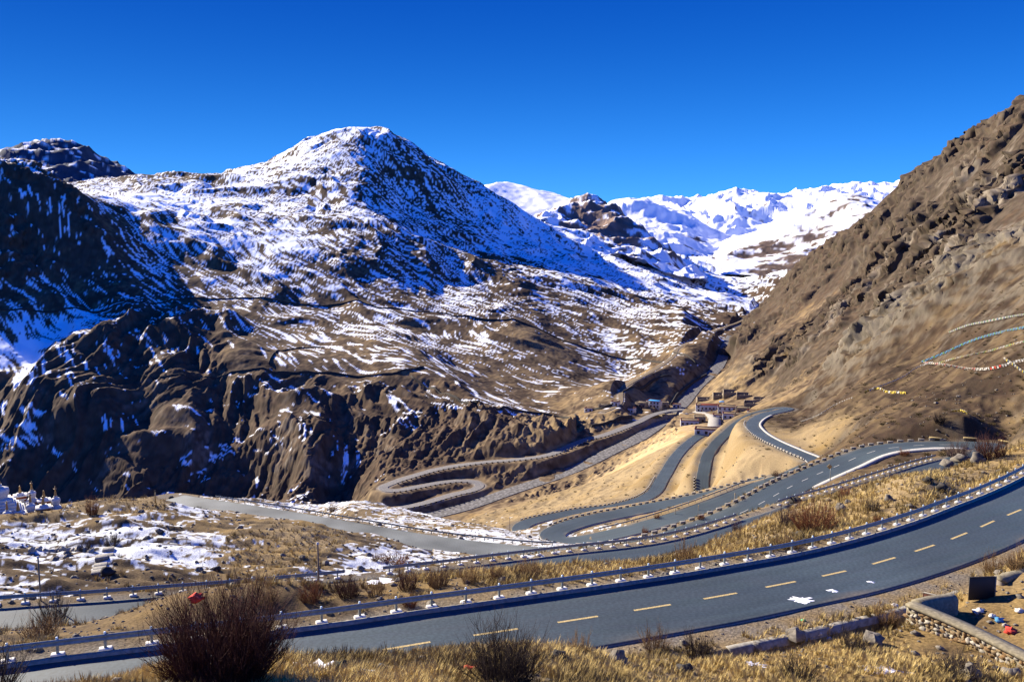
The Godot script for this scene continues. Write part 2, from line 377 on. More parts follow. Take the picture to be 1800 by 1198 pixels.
func land_meshes() -> void:
	var names := ["hillside", "valley", "snow_mountain", "rocky_mountain"]
	var n_str := noise(1.0, 21, 4)
	var n_str2 := noise(1.0, 22, 3)
	var n_warp := noise(1.0 / 240.0, 23, 2)
	var n_patch := noise(1.0 / 130.0, 24, 4)
	var n_col := noise(1.0 / 34.0, 25, 5)
	var n_grain := noise(1.0 / 3.0, 26, 3)
	var n_rk := noise(1.0 / 22.0, 27, 5, true)
	var n_spk := noise(1.0 / 13.0, 29, 3)
	var V := PackedVector3Array(); V.resize(NC * NR)
	for j in NR:
		var r := exp(RV[j])
		for i in NC:
			var az := lerpf(A0, A1, float(i) / (NC - 1))
			V[j * NC + i] = Vector3(r * sin(az), H[j * NC + i], -r * cos(az))
	var N := PackedVector3Array(); N.resize(NC * NR)
	# crags: broken rock standing out along the slope's own normal
	var n_clus := noise(1.0 / 115.0, 16, 3); var n_crag := noise(1.0 / 34.0, 17, 4, true)
	var n_blk := noise(1.0 / 13.0, 30, 2, false, FastNoiseLite.TYPE_CELLULAR); n_blk.cellular_return_type = FastNoiseLite.RETURN_CELL_VALUE; n_blk.cellular_jitter = 1.0
	var n_blk2 := noise(1.0 / 5.5, 32, 1, false, FastNoiseLite.TYPE_CELLULAR); n_blk2.cellular_return_type = FastNoiseLite.RETURN_CELL_VALUE
	var moved := V.duplicate()
	for j in range(1, NR - 1):
		var r := exp(RV[j])
		if r < 150.0 or r > 2300.0: continue
		for i in range(1, NC - 1):
			var k := j * NC + i
			if ROADD[k] < 6.0: continue
			var az := lerpf(A0, A1, float(i) / (NC - 1))
			var rock := at_attr2(RK, az, RV[j])
			if rock < 0.3: continue
			var p := V[k]
			var lump := ss(-0.10, 0.14, n_clus.get_noise_2d(p.x, p.z) + (rock - 0.55) * 0.6)
			var w := ss(0.3, 0.75, rock) * lump * ss(150.0, 260.0, r) * ss(6.0, 14.0, ROADD[k])
			if w < 0.02: continue
			var nn := (V[k + 1] - V[k - 1]).cross(V[k + NC] - V[k - NC]).normalized()
			var big := lerpf(0.35, 1.0, ss(250.0, 650.0, r))
			var d := (n_crag.get_noise_3d(p.x, p.y * 1.3, p.z) * 10.0 + n_blk.get_noise_3d(p.x, p.y * 1.4, p.z) * 5.0 + n_blk2.get_noise_3d(p.x, p.y, p.z) * 1.8 + 1.0) * big * w
			moved[k] = p + Vector3(nn.x, nn.y * 0.6, nn.z) * d
	V = moved
	var C := PackedColorArray(); C.resize(NC * NR)
	var v0 := RV[0]; var v1 := RV[NR - 1]
	var soil := Color(0.058, 0.040, 0.028); var soil2 := Color(0.10, 0.069, 0.045)
	var straw := Color(0.41, 0.31, 0.175); var straw2 := Color(0.30, 0.205, 0.085)
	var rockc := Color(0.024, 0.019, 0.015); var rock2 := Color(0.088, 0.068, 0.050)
	var gravel := Color(0.24, 0.21, 0.17)
	var snowc := Color(0.84, 0.89, 0.93)
	for j in NR:
		var v := RV[j]; var r := exp(v)
		var fa := minf((v - v0) / (v1 - v0) * (AR - 1), AR - 1.001)
		var ja := int(fa); var ta := fa - ja
		var mid := ss(60.0, 300.0, r)
		var far := ss(400.0, 700.0, r)
		for i in NC:
			var k := j * NC + i
			var i0 := maxi(i - 1, 0); var i1 := mini(i + 1, NC - 1)
			var j0 := maxi(j - 1, 0); var j1 := mini(j + 1, NR - 1)
			var nn := (V[j * NC + i1] - V[j * NC + i0]).cross(V[j1 * NC + i] - V[j0 * NC + i]).normalized()
			N[k] = nn
			var p := V[k]
			var fb := minf(float(i) / (NC - 1) * (AC - 1), AC - 1.001)
			var ib := int(fb); var tb := fb - ib
			var q := ja * AC + ib
			var sn := lerpf(lerpf(SN[q], SN[q + 1], tb), lerpf(SN[q + AC], SN[q + AC + 1], tb), ta)
			var dg := lerpf(lerpf(DG[q], DG[q + 1], tb), lerpf(DG[q + AC], DG[q + AC + 1], tb), ta)
			var rk := lerpf(lerpf(RK[q], RK[q + 1], tb), lerpf(RK[q + AC], RK[q + AC + 1], tb), ta)
			var nc := n_col.get_noise_2d(p.x, p.z)
			var ng := n_grain.get_noise_3d(p.x, p.y, p.z) if r < 180.0 else n_spk.get_noise_3d(p.x * 1.8, p.y * 1.8, p.z * 1.8)
			var c := soil.lerp(soil2, clampf(0.45 + nc * 0.9 + ng * 0.4 + n_spk.get_noise_3d(p.x, p.y, p.z) * 1.5 * mid, 0.0, 1.0))
			var st := straw.lerp(straw2, clampf(0.45 + nc * 1.3 + ng * 0.3 - mid * 0.35, 0.0, 1.0))
			c = c.lerp(st, clampf(dg * 1.15 + nc * 0.5 * (1.0 - absf(dg - 0.5)) + ng * 0.42 - 0.08, 0.0, 1.0))
			# outcrops
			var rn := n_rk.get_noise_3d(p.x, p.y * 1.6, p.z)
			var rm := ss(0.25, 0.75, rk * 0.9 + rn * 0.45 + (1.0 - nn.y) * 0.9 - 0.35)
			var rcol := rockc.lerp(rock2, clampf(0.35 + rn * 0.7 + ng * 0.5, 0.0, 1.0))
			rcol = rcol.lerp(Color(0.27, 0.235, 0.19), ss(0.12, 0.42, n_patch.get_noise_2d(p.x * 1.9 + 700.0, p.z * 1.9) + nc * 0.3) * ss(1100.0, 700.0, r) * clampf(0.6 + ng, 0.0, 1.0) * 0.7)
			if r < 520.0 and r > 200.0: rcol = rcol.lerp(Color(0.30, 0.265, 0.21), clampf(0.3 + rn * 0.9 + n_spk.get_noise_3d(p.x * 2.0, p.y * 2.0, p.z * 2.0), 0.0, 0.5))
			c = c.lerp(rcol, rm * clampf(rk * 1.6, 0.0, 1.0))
			# gravel beside roads
			var rd := ROADD[k]
			if rd < 5.0: c = c.lerp(gravel.lerp(c, clampf(0.3 + ng, 0.0, 1.0)), 1.0 - ss(0.6, 2.4 + 2.0 * nc, rd))
			# snow lies in drifts along the slope's treads
			if sn > 0.015:
				var w := n_warp.get_noise_2d(p.x, p.z) * 34.0
				var sx := p.x * 0.80 + p.z * 0.60; var tz := -p.x * 0.60 + p.z * 0.80 + w + p.y * 0.12
				var sc := lerpf(0.35, 1.0, far)
				var s1 := n_str.get_noise_2d(sx / (95.0 * sc), tz / (15.0 * sc))
				var s2 := n_str2.get_noise_2d(sx / (42.0 * sc), tz / (5.2 * sc))
				var pt := n_patch.get_noise_2d(p.x, p.z)
				if far < 1.0:
					s1 = lerpf(n_col.get_noise_2d(p.x * 1.6, p.z * 2.6) * 1.1, s1, far); s2 = lerpf(n_grain.get_noise_2d(p.x * 1.3, p.z * 2.0) * 0.9, s2, far)
				var m := s1 * 0.66 + s2 * 0.95 + pt * 0.42 + nc * 0.25 * far + ng * 0.28 * (1.0 - far) + n_spk.get_noise_2d(p.x, p.z * 1.5) * 0.5 * ss(1250.0, 1700.0, r) + (sn - 0.59) * 1.6 + (nn.y - 0.9) * 0.9
				c = c.lerp(snowc, ss(0.0, 0.1, m) * ss(0.0, 0.05, rd + 0.03))
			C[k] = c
	print("colours ", Time.get_ticks_msec())
	var REG := PackedByteArray(); REG.resize(NC * NR)
	for j in NR:
		var r := exp(RV[j])
		for i in NC: REG[j * NC + i] = region_of(lerpf(A0, A1, float(i) / (NC - 1)), r)
	for g in 4:
		var remap := PackedInt32Array(); remap.resize(NC * NR); remap.fill(-1)
		var vv := PackedVector3Array(); var vn := PackedVector3Array(); var vc := PackedColorArray(); var ix := PackedInt32Array()
		for j in NR - 1:
			for i in NC - 1:
				var k := j * NC + i
				if REG[k] != g: continue
				for kk in [k, k + 1, k + NC + 1, k + NC]:
					if remap[kk] < 0:
						remap[kk] = vv.size(); vv.append(V[kk]); vn.append(N[kk]); vc.append(C[kk])
				var a := remap[k]; var b := remap[k + 1]; var c := remap[k + NC + 1]; var d := remap[k + NC]
				ix.append_array([a, c, b, a, d, c])
		var arr := []; arr.resize(Mesh.ARRAY_MAX)
		arr[Mesh.ARRAY_VERTEX] = vv; arr[Mesh.ARRAY_NORMAL] = vn; arr[Mesh.ARRAY_COLOR] = vc; arr[Mesh.ARRAY_INDEX] = ix
		var me := ArrayMesh.new(); me.add_surface_from_arrays(Mesh.PRIMITIVE_TRIANGLES, arr)
		var o := MeshInstance3D.new(); o.name = names[g]; o.mesh = me
		o.material_override = M.near_land if g == 0 else M.land
		o.set_meta("kind", "structure")
		add_child(o, true)
	print("land ", Time.get_ticks_msec())

# ---------------------------------------------------------------- far ranges: each a ridge with a front and a back, in its own sheet
func far_range(called: String, pts: Array, a0: float, a1: float, r0: float, r1: float, nc: int, nr: int, seed_: int, rough: float, tint: Color, wl := 650.0) -> void:
	var L := []
	for q in pts:
		var p := at_range(q[0], q[1], q[2])
		var u := uv_of(p)
		L.append([u.x * 4.0, u.y * 2.0, (p.y - EYE.y) / q[2], q[3] if q.size() > 3 else 1.0])
	var T := Plate.new(); T.fit(L, 0.0001)
	var nz := noise(1.0 / wl, seed_, 5, true); nz.fractal_gain = 0.4; var nf := noise(1.0 / 60.0, seed_ + 1, 4); var ns := noise(1.0 / (wl * 0.2), seed_ + 2, 5)
	var az0 := uv_of(ray(a0, 440)).x; var az1 := uv_of(ray(a1, 440)).x
	var V := PackedVector3Array(); var C := PackedColorArray(); var N := PackedVector3Array(); var SNW := PackedFloat32Array()
	for j in nr:
		var r := exp(lerpf(log(r0), log(r1), float(j) / (nr - 1)))
		for i in nc:
			var az := lerpf(az0, az1, float(i) / (nc - 1))
			var x := r * sin(az); var z := -r * cos(az)
			var e := T.value(az * 4.0, log(r) * 2.0)
			V.append(Vector3(x, EYE.y + r * e + nz.get_noise_2d(x, z) * rough + nf.get_noise_2d(x, z) * rough * 0.09, z))
			var w := 0.0; var s := 0.0
			for q in L:
				var d2: float = pow(az * 4.0 - q[0], 2) + pow(log(r) * 2.0 - q[1], 2) + 0.0002
				w += 1.0 / (d2 * d2); s += q[3] / (d2 * d2)
			SNW.append(s / w)
	for j in nr:
		for i in nc:
			var i0 := maxi(i - 1, 0); var i1 := mini(i + 1, nc - 1)
			var j0 := maxi(j - 1, 0); var j1 := mini(j + 1, nr - 1)
			var nn := (V[j * nc + i1] - V[j * nc + i0]).cross(V[j1 * nc + i] - V[j0 * nc + i]).normalized()
			N.append(nn)
			var p := V[j * nc + i]
			var m := ns.get_noise_2d(p.x, p.z) * 0.7 + nf.get_noise_2d(p.x, p.z) * 0.5 + (SNW[j * nc + i] - 0.5) * 1.9 + (nn.y - 0.8) * 0.8
			var c := tint.lerp(tint * 1.7, clampf(0.5 + nf.get_noise_2d(p.x + 900.0, p.z), 0.0, 1.0))
			C.append(c.lerp(Color(0.86, 0.88, 0.92), ss(-0.1, 0.15, m)))
	var ix := PackedInt32Array()
	for j in nr - 1:
		for i in nc - 1:
			var k := j * nc + i
			ix.append_array([k, k + nc + 1, k + 1, k, k + nc, k + nc + 1])
	var arr := []; arr.resize(Mesh.ARRAY_MAX)
	arr[Mesh.ARRAY_VERTEX] = V; arr[Mesh.ARRAY_NORMAL] = N; arr[Mesh.ARRAY_COLOR] = C; arr[Mesh.ARRAY_INDEX] = ix
	var me := ArrayMesh.new(); me.add_surface_from_arrays(Mesh.PRIMITIVE_TRIANGLES, arr)
	var o := MeshInstance3D.new(); o.name = called; o.mesh = me; o.material_override = M.land
	o.set_meta("kind", "structure")
	add_child(o, true)

func far_ranges() -> void:
	var brown := Color(0.075, 0.055, 0.045)
	far_range("far_mountain", [[-150,300,4300,0.1],[0,275,4300,0.36],[60,259,4300,0.45],[105,257,4300,0.36],[150,266,4300,0.33],[190,288,4300,0.33],[225,308,4300,0.33],[300,340,4300,0.1],[-150,420,3000,0.1],[100,420,3000,0.1],[300,420,3000,0.1],[-150,400,5500],[100,370,5500],[300,420,5500]], -160, 330, 3000, 5500, 200, 100, 31, 40.0, Color(0.03, 0.04, 0.06), 300.0)
	far_range("far_mountain", [[800,340,3300],[880,331,3300],[920,333,3300],[965,338,3300],[1000,349,3300],[1040,366,3300],[1100,400,3300],[800,460,2500],[950,450,2500,0.6],[1100,470,2500],[930,380,2950],[800,400,4300],[950,400,4300],[1100,440,4300]], 790, 1120, 2500, 4300, 120, 60, 41, 25.0, brown)
	far_range("far_mountain", [[950,392,3050,0.7],[985,376,3000,0.6],[1040,356,2900,0.5],[1062,362,2830,0.4],[1085,376,2740,0.45],[1130,412,2560,0.45],[1160,437,2430,0.5],[1192,464,2300,0.6],[985,402,2500,0.6],[1030,432,2250,0.55],[1090,455,2130,0.5],[1140,476,2060,0.6],[1060,400,2620,0.25],[1100,425,2450,0.3],[945,440,2100,0.9],[1230,500,2060,0.9],[1060,392,3150,0.7],[1110,430,2950,0.7],[1160,462,2750,0.75],[1220,490,2500,0.85],[950,420,3500,0.9],[1060,430,3500,0.9],[1160,480,3500,0.9],[1240,510,3400,0.9]], 940, 1245, 2060, 3500, 300, 200, 51, 34.0, brown * 1.8, 260.0)
	far_range("far_mountain", [[1020,375,4200],[1075,367,4200],[1118,350,4200],[1150,357,4220],[1185,374,4250],[1230,400,4200],[1290,435,4000],[1330,450,3700],[1030,450,3200],[1130,450,3200,0.7],[1250,470,3200],[1160,400,3800,0.7],[1200,430,3600,0.6],[1090,400,3800],[1020,440,5200],[1120,420,5200],[1200,440,5200],[1330,480,5200],[1340,480,3300]], 1015, 1345, 3200, 5200, 170, 90, 61, 55.0, brown)
	far_range("far_mountain", [[1090,372,6500],[1160,361,6500],[1220,364,6500],[1270,353,6500],[1325,346,6500,0.9],[1365,354,6500],[1440,343,6500],[1500,337,6500],[1560,341,6500],[1620,318,6500],[1720,300,6500],[1330,385,5800,0.7],[1390,410,5600],[1270,400,5600,0.8],[1440,380,5700],[1560,380,5700],[1090,450,4600],[1300,450,4600],[1450,450,4600],[1700,450,4600],[1090,400,8500],[1400,400,8500],[1700,380,8500]], 1085, 1720, 4600, 8500, 240, 90, 71, 90.0, brown)
	far_range("far_mountain", [[1260,445,3500,0.9],[1320,420,3700,0.7],[1400,385,3900,0.55],[1470,358,4000,0.6],[1510,349,4000,0.55],[1560,360,4000,0.6],[1620,390,4000,0.6],[1720,400,4000],[1290,470,3000,0.6],[1380,480,2700,0.2],[1330,450,3200,0.35],[1420,450,3100,0.45],[1500,400,3500,0.55],[1480,500,2600,0.3],[1700,520,2600],[1260,500,2600],[1260,480,5200],[1450,440,5200],[1700,440,5200]], 1255, 1720, 2600, 5200, 220, 100, 81, 40.0, brown)

# ---------------------------------------------------------------- materials
func mat(c: Color, rough := 0.9, spec := 0.3) -> StandardMaterial3D:
	var m := StandardMaterial3D.new()
	m.albedo_color = c.linear_to_srgb(); m.roughness = rough; m.metallic_specular = spec
	return m
func noise_tex(freq: float, seed_: int, lo: Color, hi: Color, oct := 5, size := 512) -> NoiseTexture2D:
	var t := NoiseTexture2D.new()
	t.width = size; t.height = size; t.seamless = true; t.noise = noise(freq, seed_, oct)
	var g := Gradient.new(); g.set_color(0, lo); g.set_color(1, hi)
	t.color_ramp = g
	return t
func normal_tex(freq: float, seed_: int, strength: float, oct := 5) -> NoiseTexture2D:
	var t := NoiseTexture2D.new()
	t.width = 512; t.height = 512; t.seamless = true; t.noise = noise(freq, seed_, oct); t.as_normal_map = true; t.bump_strength = strength
	return t
func make_materials() -> void:
	M.land = mat(Color.WHITE, 0.95, 0.15); M.land.vertex_color_use_as_albedo = true
	M.near_land = mat(Color.WHITE, 0.95, 0.15); M.near_land.vertex_color_use_as_albedo = true
	M.near_land.albedo_texture = noise_tex(0.02, 91, Color(0.62, 0.62, 0.62), Color(1, 1, 1))
	M.near_land.uv1_triplanar = true; M.near_land.uv1_world_triplanar = true; M.near_land.uv1_scale = Vector3(0.35, 0.35, 0.35)
	M.near_land.normal_enabled = true; M.near_land.normal_texture = normal_tex(0.03, 92, 6.0); M.near_land.normal_scale = 0.8
	M.asphalt = grained(Color(1, 1, 1), 0.6, 0.5, 93, 0.74, 0.03)
	M.dusty_road = grained(Color(0.22, 0.21, 0.20), 0.85, 0.1, 94, 0.7)
	M.dirt = grained(Color(0.24, 0.18, 0.11), 0.95, 0.15, 95, 0.6)
	M.river = grained(Color(0.27, 0.26, 0.25), 0.8, 0.06, 96, 0.35)
	M.concrete = grained(Color(0.34, 0.32, 0.28), 0.9, 0.6, 97, 0.6)
	M.limewash = grained(Color(0.62, 0.61, 0.59), 0.9, 0.5, 98, 0.8)
	M.pale_kerb = grained(Color(0.5, 0.49, 0.46), 0.9, 0.5, 113, 0.65)
	M.pale_gravel = grained(Color(0.36, 0.34, 0.31), 0.95, 0.1, 99, 0.7)
	M.steel = grained(Color(0.30, 0.34, 0.35), 0.55, 0.7, 112, 0.7); M.steel.metallic = 0.3
	M.reflector = mat(Color(0.55, 0.68, 0.78), 0.4, 0.5)
	M.yellow_paint = grained(Color(0.62, 0.47, 0.20), 0.8, 1.5, 100, 0.65)
	M.white_paint = grained(Color(0.5, 0.5, 0.47), 0.8, 1.5, 101, 0.65)
	M.dark_stone = grained(Color(0.07, 0.062, 0.055), 0.95, 0.4, 102, 0.4)
	M.grey_stone = grained(Color(0.25, 0.22, 0.18), 0.95, 0.8, 103, 0.45)
	M.pale_stone = grained(Color(0.45, 0.41, 0.34), 0.95, 0.8, 104, 0.6)
	M.moss_stone = grained(Color(0.07, 0.07, 0.035), 0.95, 1.2, 105, 0.3)
	M.wall_stone = grained(Color(0.34, 0.24, 0.13), 0.95, 1.5, 106, 0.5)
	M.rust_stone = grained(Color(0.30, 0.18, 0.08), 0.95, 1.5, 107, 0.5)
	M.mud_coping = grained(Color(0.27, 0.235, 0.16), 0.95, 0.8, 108, 0.6)
	M.mud_wall = grained(Color(0.32, 0.26, 0.19), 0.95, 0.2, 109, 0.6)
	M.maroon_paint = mat(Color(0.17, 0.045, 0.03), 0.8); M.gilt = mat(Color(0.32, 0.19, 0.06), 0.5, 0.5)
	M.dark_window = mat(Color(0.015, 0.015, 0.02), 0.3, 0.5); M.blue_roof = mat(Color(0.04, 0.26, 0.55), 0.6)
	M.rust = grained(Color(0.17, 0.055, 0.035), 0.8, 1.0, 111, 0.4); M.dark_metal = mat(Color(0.03, 0.028, 0.03), 0.6); M.wood = mat(Color(0.2, 0.15, 0.1), 0.9)
	M.snow = mat(Color(0.86, 0.88, 0.92), 0.8)
	M.white_cloth = mat(Color(0.45, 0.44, 0.42), 0.9); M.blue_cloth = mat(Color(0.06, 0.20, 0.36), 0.9); M.yellow_cloth = mat(Color(0.5, 0.38, 0.06), 0.9); M.red_cloth = mat(Color(0.45, 0.05, 0.035), 0.9); M.green_cloth = mat(Color(0.1, 0.35, 0.15), 0.9)
	M.maroon_twig = mat(Color(0.055, 0.022, 0.017), 0.9); M.dark_twig = mat(Color(0.045, 0.033, 0.027), 0.9); M.red_twig = mat(Color(0.14, 0.055, 0.025), 0.9); M.purple_twig = mat(Color(0.07, 0.045, 0.045), 0.9); M.brown_twig = mat(Color(0.17, 0.105, 0.05), 0.9)
	M.grass = mat(Color.WHITE, 0.9); M.grass.vertex_color_use_as_albedo = true; M.grass.cull_mode = BaseMaterial3D.CULL_DISABLED
	M.tussock = mat(Color.WHITE, 0.95); M.tussock.vertex_color_use_as_albedo = true
	for k in ["asphalt"]: M[k].vertex_color_use_as_albedo = true
func grained(c: Color, rough: float, scale_: float, seed_: int, lo: float, freq := 0.02) -> StandardMaterial3D:
	var m := mat(c, rough, 0.4)
	m.albedo_texture = noise_tex(freq, seed_, Color(lo, lo, lo), Color(1, 1, 1), 6, 256)
	m.uv1_triplanar = true; m.uv1_world_triplanar = true; m.uv1_scale = Vector3(scale_, scale_, scale_)
	return m

# ---------------------------------------------------------------- road surfaces
func ribbon(called: String, path: PackedVector3Array, half: float, up: float, m: Material, dust = null) -> MeshInstance3D:
	var st := SurfaceTool.new(); st.begin(Mesh.PRIMITIVE_TRIANGLES)
	var n := path.size()
	var ring := []
	var X := [-1.0, -0.94, -0.86, -0.72, -0.6, -0.48, -0.36, -0.2, -0.06, 0.06, 0.2, 0.36, 0.48, 0.6, 0.72, 0.86, 0.94, 1.0]
	var nw := noise(1.0 / 7.0, 33, 4); var nl := noise(1.0 / 30.0, 34, 3)
	var worn: bool = m == M.asphalt
	for i in n:
		var d := (path[mini(i + 1, n - 1)] - path[maxi(i - 1, 0)]); d.y = 0; d = d.normalized()
		var s := Vector3(-d.z, 0, d.x)
		var c := path[i] + Vector3(0, up, 0)
		var row := [[c - s * half - Vector3(0, 0.5, 0), Color.WHITE]]
		for x in X:
			var p: Vector3 = c + s * half * x
			var col := Color.WHITE
			if worn:
				var track: float = exp(-pow((absf(x) - 0.28) / 0.1, 2.0)) + exp(-pow((absf(x) - 0.72) / 0.1, 2.0))      # where wheels have polished the stone
				var k: float = 1.0 + 0.22 * track * (0.6 + nl.get_noise_2d(p.x, p.z)) + 0.2 * nw.get_noise_2d(p.x, p.z) + 0.3 * nl.get_noise_2d(p.x + 300.0, p.z)
				col = Color(0.055 * k, 0.076 * k, 0.087 * k)
				var grit: float = ss(0.0, 0.35, absf(x) - 0.86 + 0.5 * nw.get_noise_2d(p.x * 1.7, p.z * 1.7))      # grit drifted in from the verges
				col = col.lerp(Color(0.22, 0.18, 0.13), grit * 0.6)
			if dust != null: col = col.lerp(Color(0.15, 0.165, 0.16) * (1.0 + 0.6 * nw.get_noise_2d(p.x * 0.6, p.z * 0.6)), dust.call(i))
			row.append([p, col])
		row.append([c + s * half - Vector3(0, 0.5, 0), Color.WHITE])
		ring.append(row)
	for i in n - 1:
		for k in X.size() + 1:
			for q in [ring[i][k], ring[i][k + 1], ring[i + 1][k + 1], ring[i][k], ring[i + 1][k + 1], ring[i + 1][k]]:
				st.set_color(q[1]); st.add_vertex(q[0])
	st.index(); st.generate_normals()
	var o := MeshInstance3D.new(); o.name = called; o.mesh = st.commit(); o.material_override = m
	o.set_meta("kind", "structure")
	add_child(o, true)
	return o

# ---------------------------------------------------------------- helpers: things and parts
var COUNT := {}
func numbered(called: String) -> String:
	var n: int = COUNT.get(called, 0)
	COUNT[called] = n + 1
	return called if n == 0 else "%s_%03d" % [called, n]
func thing(called: String, label: String, category: String, at := Vector3.ZERO, turn := 0.0, group := "") -> Node3D:
	var o := Node3D.new(); o.name = numbered(called); add_child(o)
	o.position = at; o.rotation.y = turn
	tag(o, label, category, group)
	return o
func tag(o: Node, label: String, category: String, group := "") -> void:
	o.set_meta("label", label); o.set_meta("category", category)
	if group != "": o.set_meta("group", group)
func part(called: String, me: Mesh, m: Material, parent: Node, at := Vector3.ZERO, b := Basis.IDENTITY) -> MeshInstance3D:
	var o := MeshInstance3D.new(); o.name = called; o.mesh = me; o.material_override = m
	parent.add_child(o, true); o.position = at; o.basis = b
	return o
func copy_of(o: Node3D, called: String, at: Vector3, turn: float, sc := Vector3.ONE, label := "") -> Node3D:
	var c: Node3D = o.duplicate()
	c.name = numbered(called); add_child(c)
	c.basis = Basis(Vector3.UP, turn).scaled_local(sc); c.position = at
	if label != "": c.set_meta("label", label)
	return c
func st_new() -> SurfaceTool:
	var st := SurfaceTool.new(); st.begin(Mesh.PRIMITIVE_TRIANGLES); return st
func done(st: SurfaceTool, flat := true) -> ArrayMesh:
	if flat: st.generate_normals()
	else:
		st.index(); st.generate_normals()
	return st.commit()
func quad(st: SurfaceTool, a: Vector3, b: Vector3, c: Vector3, d: Vector3) -> void:
	for q in [a, b, c, a, c, d]: st.add_vertex(q)
# a box with chamfered upright and top edges; centre of its base at o
func bx(st: SurfaceTool, o: Vector3, sx: float, sy: float, sz: float, ch := 0.0, b := Basis.IDENTITY, top := 1.0) -> void:
	var hx := sx * 0.5; var hz := sz * 0.5
	var ring := func(y: float, ins: float, s: float) -> PackedVector3Array:
		var c := maxf(ch, 0.0001)
		var p := PackedVector3Array()
		for q in [[-hx + c, -hz + ins], [hx - c, -hz + ins], [hx - ins, -hz + c], [hx - ins, hz - c], [hx - c, hz - ins], [-hx + c, hz - ins], [-hx + ins, hz - c], [-hx + ins, -hz + c]]:
			p.append(o + b * Vector3(q[0] * s, y, q[1] * s))
		return p
	var lev := [ring.call(0.0, 0.0, 1.0), ring.call(sy - ch, 0.0, top), ring.call(sy, ch, top)]
	for l in 2:
		for i in 8:
			var k := (i + 1) % 8
			quad(st, lev[l][i], lev[l + 1][i], lev[l + 1][k], lev[l][k])
	for i in range(1, 7):
		for q in [lev[2][0], lev[2][i + 1], lev[2][i]]: st.add_vertex(q)
		for q in [lev[0][0], lev[0][i], lev[0][i + 1]]: st.add_vertex(q)
func box_mesh(sx: float, sy: float, sz: float, ch := 0.0, top := 1.0) -> ArrayMesh:
	var st := st_new(); bx(st, Vector3.ZERO, sx, sy, sz, ch, Basis.IDENTITY, top); return done(st)
func tube(st: SurfaceTool, P: Array, R: Array, sides := 6) -> void:
	var rings := []
	for i in P.size():
		var d: Vector3 = (P[mini(i + 1, P.size() - 1)] - P[maxi(i - 1, 0)]).normalized()
		var u := d.cross(Vector3.UP if absf(d.y) < 0.9 else Vector3.RIGHT).normalized()
		var w := d.cross(u)
		var ring := []
		for k in sides:
			var a := TAU * k / sides
			ring.append(P[i] + (u * cos(a) + w * sin(a)) * R[i])
		rings.append(ring)
	for i in P.size() - 1:
		for k in sides:
			var n := (k + 1) % sides
			quad(st, rings[i][k], rings[i][n], rings[i + 1][n], rings[i + 1][k])
	for k in range(1, sides - 1):
		for q in [rings[0][0], rings[0][k + 1], rings[0][k]]: st.add_vertex(q)
		for q in [rings[-1][0], rings[-1][k], rings[-1][k + 1]]: st.add_vertex(q)
func lathe(prof: Array, sides := 20, square := 0.0) -> ArrayMesh:      # prof: [radius, height]; square > 0 keeps four flat sides
	var st := st_new()
	for i in prof.size() - 1:
		for k in sides:
			var a0 := TAU * (k + 0.5) / sides; var a1 := TAU * (k + 1.5) / sides
			var p := []
			for q in [[prof[i], a0], [prof[i + 1], a0], [prof[i + 1], a1], [prof[i], a1]]:
				p.append(Vector3(q[0][0] * cos(q[1]), q[0][1], q[0][0] * sin(q[1])))
			quad(st, p[0], p[1], p[2], p[3])
	return done(st, sides <= 8)

func near_index(path: PackedVector3Array, q: Array) -> int:
	var p := at_drop(q[0], q[1], q[2])
	var best := 0
	for i in path.size():
		if path[i].distance_squared_to(p) < path[best].distance_squared_to(p): best = i
	return best
func side_at(path: PackedVector3Array, i: int) -> Vector3:
	var d := path[mini(i + 1, path.size() - 1)] - path[maxi(i - 1, 0)]; d.y = 0; d = d.normalized()
	return Vector3(-d.z, 0, d.x)
func offset_path(path: PackedVector3Array, a: int, b: int, off: float, up := 0.0) -> PackedVector3Array:
	var out := PackedVector3Array()
	for i in range(a, b + 1): out.append(path[i] + side_at(path, i) * off + Vector3(0, up, 0))
	return out
func along(P: PackedVector3Array, step: float, phase := 0.0) -> Array:       # evenly spaced [point, direction]
	var out := []
	var left := phase
	for i in P.size() - 1:
		var L := P[i].distance_to(P[i + 1])
		while left <= L:
			out.append([P[i].lerp(P[i + 1], left / L), (P[i + 1] - P[i]).normalized()]); left += step
		left -= L
	return out
func sweep(P: PackedVector3Array, prof: Array, closed := true) -> ArrayMesh:      # prof: [out, up] points swept along P
	var st := st_new()
	var rings := []
	for i in P.size():
		var s := side_at(P, i)
		var ring := []
		for q in prof: ring.append(P[i] + s * q[0] + Vector3(0, q[1], 0))
		rings.append(ring)
	var n := prof.size()
	for i in P.size() - 1:
		for k in (n if closed else n - 1):
			var m := (k + 1) % n
			quad(st, rings[i][k], rings[i + 1][k], rings[i + 1][m], rings[i][m])
	if closed:
		for k in range(1, n - 1):
			for q in [rings[0][0], rings[0][k], rings[0][k + 1]]: st.add_vertex(q)
			for q in [rings[-1][0], rings[-1][k + 1], rings[-1][k]]: st.add_vertex(q)
	return done(st)

